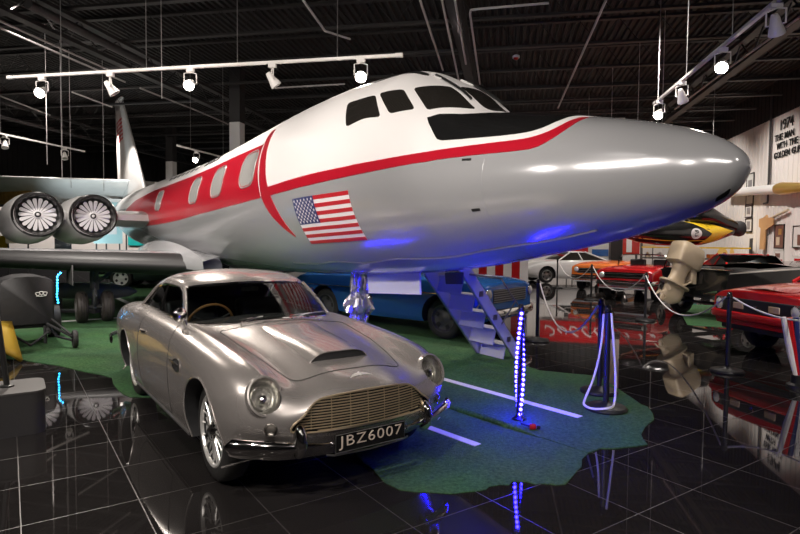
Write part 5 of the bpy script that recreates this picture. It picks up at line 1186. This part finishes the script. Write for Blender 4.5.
for i in range(9):
    f = i / 8; x = .75 + 1.0 * f; P.append([Vector((x, -.66 + .10 * f + (.46 - .05 * f) * q, .46 - .20 * f - .18 * (q ** 2) * f - .05 * q)) for q in (0, .2, .4, .6, .8, 1)])
g = MB(); g.grid(P); fd = g.build('nose_fender', M['mustard'], bug); so = fd.modifiers.new('thickness', 'SOLIDIFY'); so.thickness = .04
for x, y in ((-.35, -.42), (-.35, .42)):
    g = MB(); g.lathe([(-.09, .15), (-.07, .25), (.07, .25), (.09, .15)], (x, y, .25), (0, 1, 0), 24); g.build('wheel', M['rubber'], bug)
tp = thing('torpedo_prop', 'grey cylindrical torpedo on low cradle beside the main wheels of the jet', 'torpedo', (-9.1, 10.6, 0), R(8))
g = MB(); g.lathe([(-.9, .001), (-.8, .12), (-.5, .17), (.9, .17), (1.3, .10), (1.45, .02)], (0, 0, .47), (1, 0, 0), 24); g.build('torpedo_body', M['grey'], tp)
g = MB()
g.box((.15, 0, .04), (1.0, .2, .05))
for x in (-.3, .6): g.box((x, 0, .17), (.08, .3, .34))
g.build('cradle', M['dark_grey'], tp)

# --- far left: lit display partition with exhibits
struct(MB().box((-17.5, 21.6, 1.45), (12, .12, 2.9), Matrix.Rotation(R(6), 3, 'Z')).build('wall_partition', M['wallwhite']))
def board(x, y, z, w, h, m_, label, rz=6, mark=None):
    t = thing('display_board', label, 'display board', (x, y, z), R(rz)); MB().box((0, 0, 0), (w, .03, h)).build('panel', M[m_], t)
    for (a, b, c, d, mm) in mark or (): MB().box((a * w, -.02, b * h), (c * w, .012, d * h)).build('panel_detail', M[mm], t)
    return t
M['snake'] = mat('patterned_gold', (.35, .20, .05), .5, var=.9, vscale=9)
q_ = world_at(14, 197, 19.6); board(q_.x, q_.y, q_.z, 1.3, .5, 'snake', 'gold and brown patterned board on the white partition at the far left')
board(-15.3, 21.72, 1.9, .9, 1.2, 'led_cyan_paint', 'turquoise display board on the white partition', mark=[(0, .1, .6, .4, 'car_white')])
board(-13.4, 21.93, 1.7, 1.0, 1.3, 'print', 'pale display board with grey photograph on the white partition', mark=[(0, .15, .7, .5, 'grey'), (0, -.3, .7, .1, 'dark_grey')])
van = simple_car('estate_car', 'white estate car by the partition, seen between the jet engines', (-12.6, 19.2, 0), R(190), M['car_white'],
    [(.78, .85, .72, .76, .36), (.66, .95, .80, .82, .34), (.2, 1.0, .86, .85, .28), (-.6, 1.02, .88, .86, .26), (-1.5, 1.03, .88, .86, .26), (-2.4, 1.03, .88, .86, .28), (-3.4, 1.0, .85, .82, .36)],
    (-.6, -1.1, -3.0, -3.35, 1.5, .64), wb=2.6, r_=.33, track=.74)
car_front(van, .76, .68, .16, .5, .62, .70, .085, .46, .84)
q_ = world_at(0, 243, 19.6); board(q_.x, q_.y, q_.z, .6, .5, 'yellow', 'yellow display board on the white partition at the left frame edge')

struct(MB().box((-17.5, 21.5, .5), (12.1, .14, 1.0), Matrix.Rotation(R(6), 3, 'Z')).build('trim_partition_base', M['matt_black']))
# boards crowded along the back of the hall on the right
for px, py, dep, w_, h_, m_, lb, mk in ((586, 243, 27.2, 1.5, .9, 'car_red', 'red display board with white bar left of the dark column', [(0, 0, .7, .2, 'flag_white')]), (600, 251, 27, 1.1, .8, 'print', 'white and blue display board left of the dark column', [(0, -.1, .7, .4, 'car_blue')]), (575, 247, 27.4, .9, 1.2, 'dark_grey', 'dark display board behind the white sports car', [(0, .1, .5, .3, 'print')]), (629, 243, 27.2, 1.0, 1.1, 'car_red', 'red display board with white slash right of the dark column', [(0, 0, .25, .8, 'flag_white'), (.2, .2, .3, .2, 'flag_white')]), (645, 238, 27.4, 1.0, .8, 'cream', 'cream display board above the yellow edged shelf', [(0, 0, .6, .5, 'gold')])):
    q_ = world_at(px, py, dep); tb = board(q_.x, q_.y, q_.z, w_, h_, m_, lb, 8, mk)
    MB().tube([(-w_ * .4, .03, h_ / 2), (-w_ * .4, .06, -q_.z)], .025, 6).build('stand_leg', M['dark_grey'], tb); MB().tube([(w_ * .4, .03, h_ / 2), (w_ * .4, .06, -q_.z)], .025, 6).build('stand_leg', M['dark_grey'], tb)
M['ice'] = mat('pale_turquoise', (.38, .60, .62), .35)
for px, py, dep, w_, h_, m_, lb, mk in ((108, 232, 19.8, .9, .8, 'ice', 'pale turquoise board right of the jet engines', [(0, .1, .6, .4, 'car_white')]), (116, 206, 20.2, .8, .5, 'car_white', 'small white board above the pale turquoise board', [(0, 0, .6, .5, 'ice')]), (63, 236, 19.4, .5, .9, 'car_dark', 'dark navy board between the two jet engines', [(0, .2, .5, .3, 'grey')]), (18, 236, 19.2, .7, .5, 'cream', 'cream board with red bar left of the jet engines', [(0, 0, .7, .25, 'car_red')])):
    q_ = world_at(px, py, dep); tb = board(q_.x, q_.y, q_.z, w_, h_, m_, lb, 40, mk)
    MB().tube([(-w_ * .4, .03, h_ / 2), (-w_ * .4, .06, -q_.z)], .025, 6).build('stand_leg', M['dark_grey'], tb); MB().tube([(w_ * .4, .03, h_ / 2), (w_ * .4, .06, -q_.z)], .025, 6).build('stand_leg', M['dark_grey'], tb)
# --- overhead: lamp tracks, lamps, rods, conduits
M['track'] = mat('track_white', (.72, .69, .66), .4)
def rod(x, y, z0, z1, parent): MB().tube([(x, y, z0), (x, y, z1)], .007, 5).build('hanger_rod', M['steel'], parent)
def track(a, b, label, rods):
    a = Vector(a); b = Vector(b); t = thing('lamp_track', label, 'light track', a, 0, 'white lamp tracks under the black ceiling'); d = b - a; L = d.length; u = d / L
    side = Vector((-u.y, u.x, 0)); rot = Matrix((u, side, (0, 0, 1))).transposed(); MB().box(d / 2, (L, .045, .04), rot).build('rail', M['track'], t, bevel=.004)
    for f in (0, 1): MB().box(d * f, (.10, .055, .05), rot).build('end_cap', M['track'], t, bevel=.006)
    for f in rods: rod(d.x * f, d.y * f, .02, ZC - .3 - a.z, t)
    return t
LAMPN = 0
def head(p, aim, lit, label, power=0, ang=60):
    """track head hanging below p, aimed along aim"""
    p = Vector(p); t = thing('track_spotlight', label, 'track light', p, 0, 'track lamps'); aim = Vector(aim).normalized()
    g = MB(); g.box((0, 0, -.025), (.11, .05, .05)); g.build('adapter', M['track'], t, bevel=.006)
    hx = Vector((-aim.y, aim.x, 0)); hx = hx.normalized() if hx.length > .01 else Vector((1, 0, 0)); c = Vector((0, 0, -.21))
    g = MB(); g.tube([(0, 0, -.05), hx * .085 + Vector((0, 0, -.07)), hx * .085 + c, hx * .06 + c], .009, 5); g.tube([(0, 0, -.05), -hx * .085 + Vector((0, 0, -.07)), -hx * .085 + c, -hx * .06 + c], .009, 5); g.build('yoke', M['track'], t)
    g = MB(); g.lathe([(-.11, .0005), (-.105, .03), (-.06, .045), (-.02, .05), (.06, .072), (.10, .078), (.10, .07), (.07, .066)], c, aim, 24); sh = g.build('lamp_shade', M['track'], t)
    g = MB(); g.lathe([(.088, .0005), (.088, .068)], c, aim, 24, cap=False); g.build('lamp_face', M['bulb_white'] if lit else M['lamp_glass'], sh)
    if power: LIGHTS.append((p + c + aim * .13, p + c + aim * 3, power, ang))
    return t
LIGHTS = []
zt_ = 4.0
track((-7.42, 7.52, zt_), (-1.42, 7.42, zt_), 'long white lamp track crossing above the jet from the left frame edge', (.15, .385, .62, .86))
def on_track(px, z, a, b):
    best = None
    for i in range(401):
        p = Vector(a).lerp(Vector(b), i / 400); v = p - Vector((0, 0, 1.58)); rx = Vector((math.cos(R(10.55)), math.sin(R(10.55)), 0)); fz = Vector((-math.sin(R(10.55)), math.cos(R(10.55)), 0))
        e = abs(400 + 571.3 * v.dot(rx) / (v.dot(fz) * math.cos(R(2.57)) - v.z * math.sin(R(2.57))) - px)
        if best is None or e < best[0]: best = (e, p)
    return best[1]
A1, B1 = (-7.55, 7.52, zt_ - .02), (-1.38, 7.42, zt_ - .02)
HEADS = [(40, 1, 'lit track lamp, leftmost on the long white track'), (108, 0, 'unlit track lamp, second from the left on the long white track'), (188, 1, 'lit track lamp, middle one on the long white track'), (270, 0, 'unlit track lamp, fourth from the left on the long white track'), (359, 1, 'lit track lamp glaring above the cockpit, rightmost on the long white track')]
for px, lit, lb in HEADS:
    p = on_track(px, zt_, A1, B1); head(p, Vector((.25, -.9, -.55)) if lit else Vector((.5, .3, -.8)), lit, lb, 260 if lit else 0)
A2, B2 = (2.466, 10.58, zt_), (2.60, 6.2, zt_)
track(A2, B2, 'white lamp track running towards the viewer at the upper right', (.04, .36, .72))
for (py_f, lit, lb) in ((.06, 1, 'lit track lamp at the far end of the upper right track'), (.32, 0, 'unlit track lamp second from the far end of the upper right track'), (.66, 1, 'brightly lit track lamp on the upper right track'), (.96, 0, 'unlit track lamp nearest on the upper right track')):
    p = Vector(A2).lerp(Vector(B2), py_f) + Vector((0, 0, -.02)); head(p, Vector((-.35, -.75, -.55)) if lit else Vector((.35, .5, -.8)), lit, lb, 25 if lit else 0)
A3, B3 = (-11.9, 10.6, 4.05), (-11.85, 14.4, 4.05)
track(A3, B3, 'white lamp track at the far left above the jet engines', (.3, .8))
for f, lb in ((.33, 'unlit track lamp, left one on the far left track'), (.82, 'unlit track lamp, right one on the far left track')): head(Vector(A3).lerp(Vector(B3), f) + Vector((0, 0, -.02)), Vector((.3, -.3, -.8)), 0, lb)
A4, B4 = (-8.4, 13.6, 4.0), (-8.2, 16.2, 4.0)
track(A4, B4, 'short white lamp track above the red band of the fuselage', (.2, .8))
head(Vector(A4).lerp(Vector(B4), .3) + Vector((0, 0, -.02)), Vector((.1, -.9, -.5)), 1, 'small lit track lamp above the red band of the fuselage', 120)
# bare conduits and rods below the deck: (points, label)
def conduit(pts, r_, label, m_='steel', name='hanging_conduit'): return tag(MB().tube([Vector(p) for p in pts], r_, 6).build(name, M[m_]), label, 'pipe', 'conduits under the black ceiling')
M['conduit'] = mat('conduit_grey', (.50, .47, .46), .45, metal=.2)
zc_ = ZC - 1.4
def cz(px, py, z=None):
    z = z or zc_; d = world_at(px, py, 1) - Vector((0, 0, 1.58)); return Vector((0, 0, 1.58)) + d * ((z - 1.58) / d.z)
for pts, lb in ((((420, 0), (443, 70)), 'straight grey conduit left of the three above the cockpit'), (((442, 0), (459, 82)), 'straight grey conduit in the middle of the three above the cockpit'), (((455, 0), (466, 64)), 'straight grey conduit right of the three above the cockpit'),
                (((549, 3), (478, 9), (471, 10), (470, 14), (480, 84)), 'bent grey conduit with rounded corner above the windshield'), (((606, 0), (578, 63), (558, 108)), 'long grey conduit sloping behind the nose top'), (((303, 0), (325, 31), (350, 39)), 'thin grey conduit dropping to the rightmost lamp of the long track'),
                (((0, 21), (111, 71)), 'long grey conduit, upper of two at the upper left'), (((0, 28), (125, 82)), 'long grey conduit, lower of two at the upper left'), (((140, 88), (200, 112), (228, 124)), 'grey conduit above the tail fin'), (((72, 92), (112, 107)), 'short grey conduit meeting the tail fin tip'), (((675, 109), (740, 60), (800, 17)), 'long thin grey conduit at the upper right'), (((275, 88), (345, 84)), 'short level grey conduit above the cabin'), (((0, 96), (50, 115)), 'short grey conduit at the left frame edge')):
    conduit([cz(*p) for p in pts], .022, lb, 'conduit')
duct = tag(MB().tube([cz(28, 4, 5.45), cz(150, 66, 5.45)], .08, 12).build('hanging_duct', M['beam']), 'dark round air duct under the ceiling at the upper left', 'duct')
for i, (px, py, dep, z0) in enumerate(((161, 0, 11, 4.3), (45, 40, 14, 3.4), (60, 50, 15, 3.2), (640, 40, 15, 3.6), (613, 60, 17, 3.2), (663, 90, 13, 3.5), (590, 60, 20, 3.4), (580, 70, 22, 3.4), (70, 120, 16, 3.0), (103, 120, 17, 3.0))):
    p = world_at(px, py, dep); tag(MB().tube([(p.x, p.y, z0), (p.x, p.y, ZC - .05)], .008, 5).build('hanging_rod', M['conduit']), 'thin grey rod hanging from the black ceiling, %s' % ('over the left track', 'outermost at the left edge', 'second from the left edge', 'right of the white column at the right', 'at the white column at the right', 'beside the upper right track', 'left of the right column', 'second left of the right column', 'left of the tail fin', 'just left of the tail fin')[i], 'rod', 'rods under the ceiling')
ex = thing('exit_lamp', 'small round red ceiling lamp above the windshield', 'ceiling lamp', cz(516, 58, 6.1)); g = MB(); g.lathe([(0, .09), (.05, .09), (.07, .05)], n=16); g.build('lamp_body', M['white'], ex); g = MB(); g.lathe([(-.05, .0005), (-.04, .05), (0, .07)], n=16, cap=False); g.build('lamp_dome', M['car_red'], ex); MB().tube([(0, 0, .06), (0, 0, ZC - 6.1)], .012, 6).build('lamp_stem', M['dark_grey'], ex)
# flag bundle at the right frame edge
fl = thing('flag_bundle', 'bundle of rolled white red and blue flags leaning at the right frame edge', 'flags', (3.18, 6.98, 0))
for i, (dx, c) in enumerate(((-.10, 'flag_white'), (-.04, 'car_red'), (.02, 'flag_blue'), (.08, 'flag_white'), (.14, 'flag_blue'))):
    g = MB(); g.tube([(dx * .3 + .05, .01 * i, .04), (dx * .7, .01 * i, .4), (dx * 1.1 - .04, .01 * i, .78)], [.018, .035, .028], 8); g.build('rolled_flag', M[c], fl)
g = MB(); g.lathe([(0, .13), (.03, .13), (.05, .09), (.14, .085)], (.05, .02, 0), n=20); g.build('stand_foot', M['black'], fl)
# ---------------------------------------------------------------- light
w = bpy.data.worlds.new('hall'); scene.world = w; w.use_nodes = True
w.node_tree.nodes['Background'].inputs[0].default_value = (.05, .05, .055, 1)
def spot(loc, at, power, ang=70, size=.06, blend=.6, col=(1, .9, .8)):  # serves the track lamps and the added spots that have no fixture
    l = bpy.data.lights.new('lamp_or_added_light', 'SPOT'); l.energy = power; l.spot_size = R(ang); l.spot_blend = blend; l.shadow_soft_size = size; l.color = col
    o = bpy.data.objects.new('lamp_or_added_light', l); COL.objects.link(o); o.location = loc
    o.rotation_euler = (Vector(at) - Vector(loc)).to_track_quat('-Z', 'Y').to_euler(); return o
def point(loc, power, size=.1, col=(1, .9, .8)):
    l = bpy.data.lights.new('lamp_or_added_light', 'POINT'); l.energy = power; l.shadow_soft_size = size; l.color = col
    o = bpy.data.objects.new('lamp_or_added_light', l); COL.objects.link(o); o.location = loc; return o
def area(loc, at, power, sx, sy, col=(1, .93, .86)):
    l = bpy.data.lights.new('lamp_or_added_light', 'AREA'); l.energy = power; l.shape = 'RECTANGLE'; l.size = sx; l.size_y = sy; l.color = col
    o = bpy.data.objects.new('lamp_or_added_light', l); COL.objects.link(o); o.location = loc
    o.rotation_euler = (Vector(at) - Vector(loc)).to_track_quat('-Z', 'Y').to_euler(); return o
for p, a, pw, an in LIGHTS: spot(p, a, pw, 80)
W = (1, .92, .85)
# added key and fill spots, unseen and without fixtures, over and behind the viewer
for loc, at, pw in (((-6.5, 1.5, 4.2), (-5, 6, .6), 420), ((-4.6, .6, 4.2), (-2.2, 4.6, .6), 320), ((-2.6, -.6, 4.2), (-1.2, 3.8, .7), 320), ((-.8, .4, 4.2), (-.8, 3.6, .7), 280), ((.6, -1., 4.2), (.0, 4.5, 1.6), 200), ((2.2, .2, 4.2), (.6, 5.2, 1.4), 80), ((3.6, 2.2, 4.2), (2.6, 6.0, .6), 70), ((-3.6, 2.6, 4.6), (-3.4, 8, 2.6), 360), ((-8.0, 4, 4.6), (-8, 10, 1.8), 400), ((-6, 4, 4.8), (-6, 9, 2.6), 300), ((-.6, 1.5, 5), (-1.6, 6.8, 3), 280), ((1.8, 8.5, 5.2), (3.6, 12.9, 1.2), 420)):
    spot(loc, at, pw, 85, .05, .8, W)
spot((-9, 9, 5.8), (-12, 19, 4), 600, 60, .05, .8, W)  # added spot, no lamp there, brightens the tail fin
spot((-13.5, 14.5, .3), (-13, 18, 3.2), 420, 80, .05, .8, (.8, .95, 1))  # made-up uplight without a fixture, brightens the tailplane underside
# spots added to brighten the exhibits from above, no fixtures modelled
for x, y, pw in ((3, 12, 350), (4.5, 10.5, 250), (2.4, 17, 450), (5, 17, 450), (2.2, 21.5, 550), (6, 22, 600), (5.6, 18.5, 500), (-1, 11.2, 550), (-4, 12, 250), (-8.6, 8.6, 900), (-11, 12, 450), (-12.5, 16.5, 500), (-4.9, 7.8, 420), (-16, 17, 350), (-.5, 17.2, 200), (2.6, 8.6, 200), (-2.6, 9.5, 300), (4, 27, 500)):
    spot((x, y, 5.6), (x, y + .2, 0), pw, 95, .05, .8, W)
# wall-washing spots, added without fixtures to brighten walls and partition
for y in (12, 16, 20, 24, 28): spot((5.6, y, 5.9), (X1, y + .5, 2.4), 520, 100, .05, .9, W)
for x in (-20.5, -17.5, -14.5, -12): spot((x, 18.6, 5.5), (x, 21.7, 1.6), 600, 100, .05, .9, W)
for x in (-6, -1, 4): spot((x, 28, 5.5), (x, 31, 1.6), 500, 100, .05, .9, W)
spot((5.0, 4.0, 4.2), (3.7, 8.4, .55), 500, 38, .05, .6, W)  # added fill for the front of the red muscle car, no fixture
spot((-9.5, 2.5, 3.6), (-5.2, 8.2, 1.9), 520, 60, .05, .8, W)  # added fill from the left for the lower fuselage side, no fixture
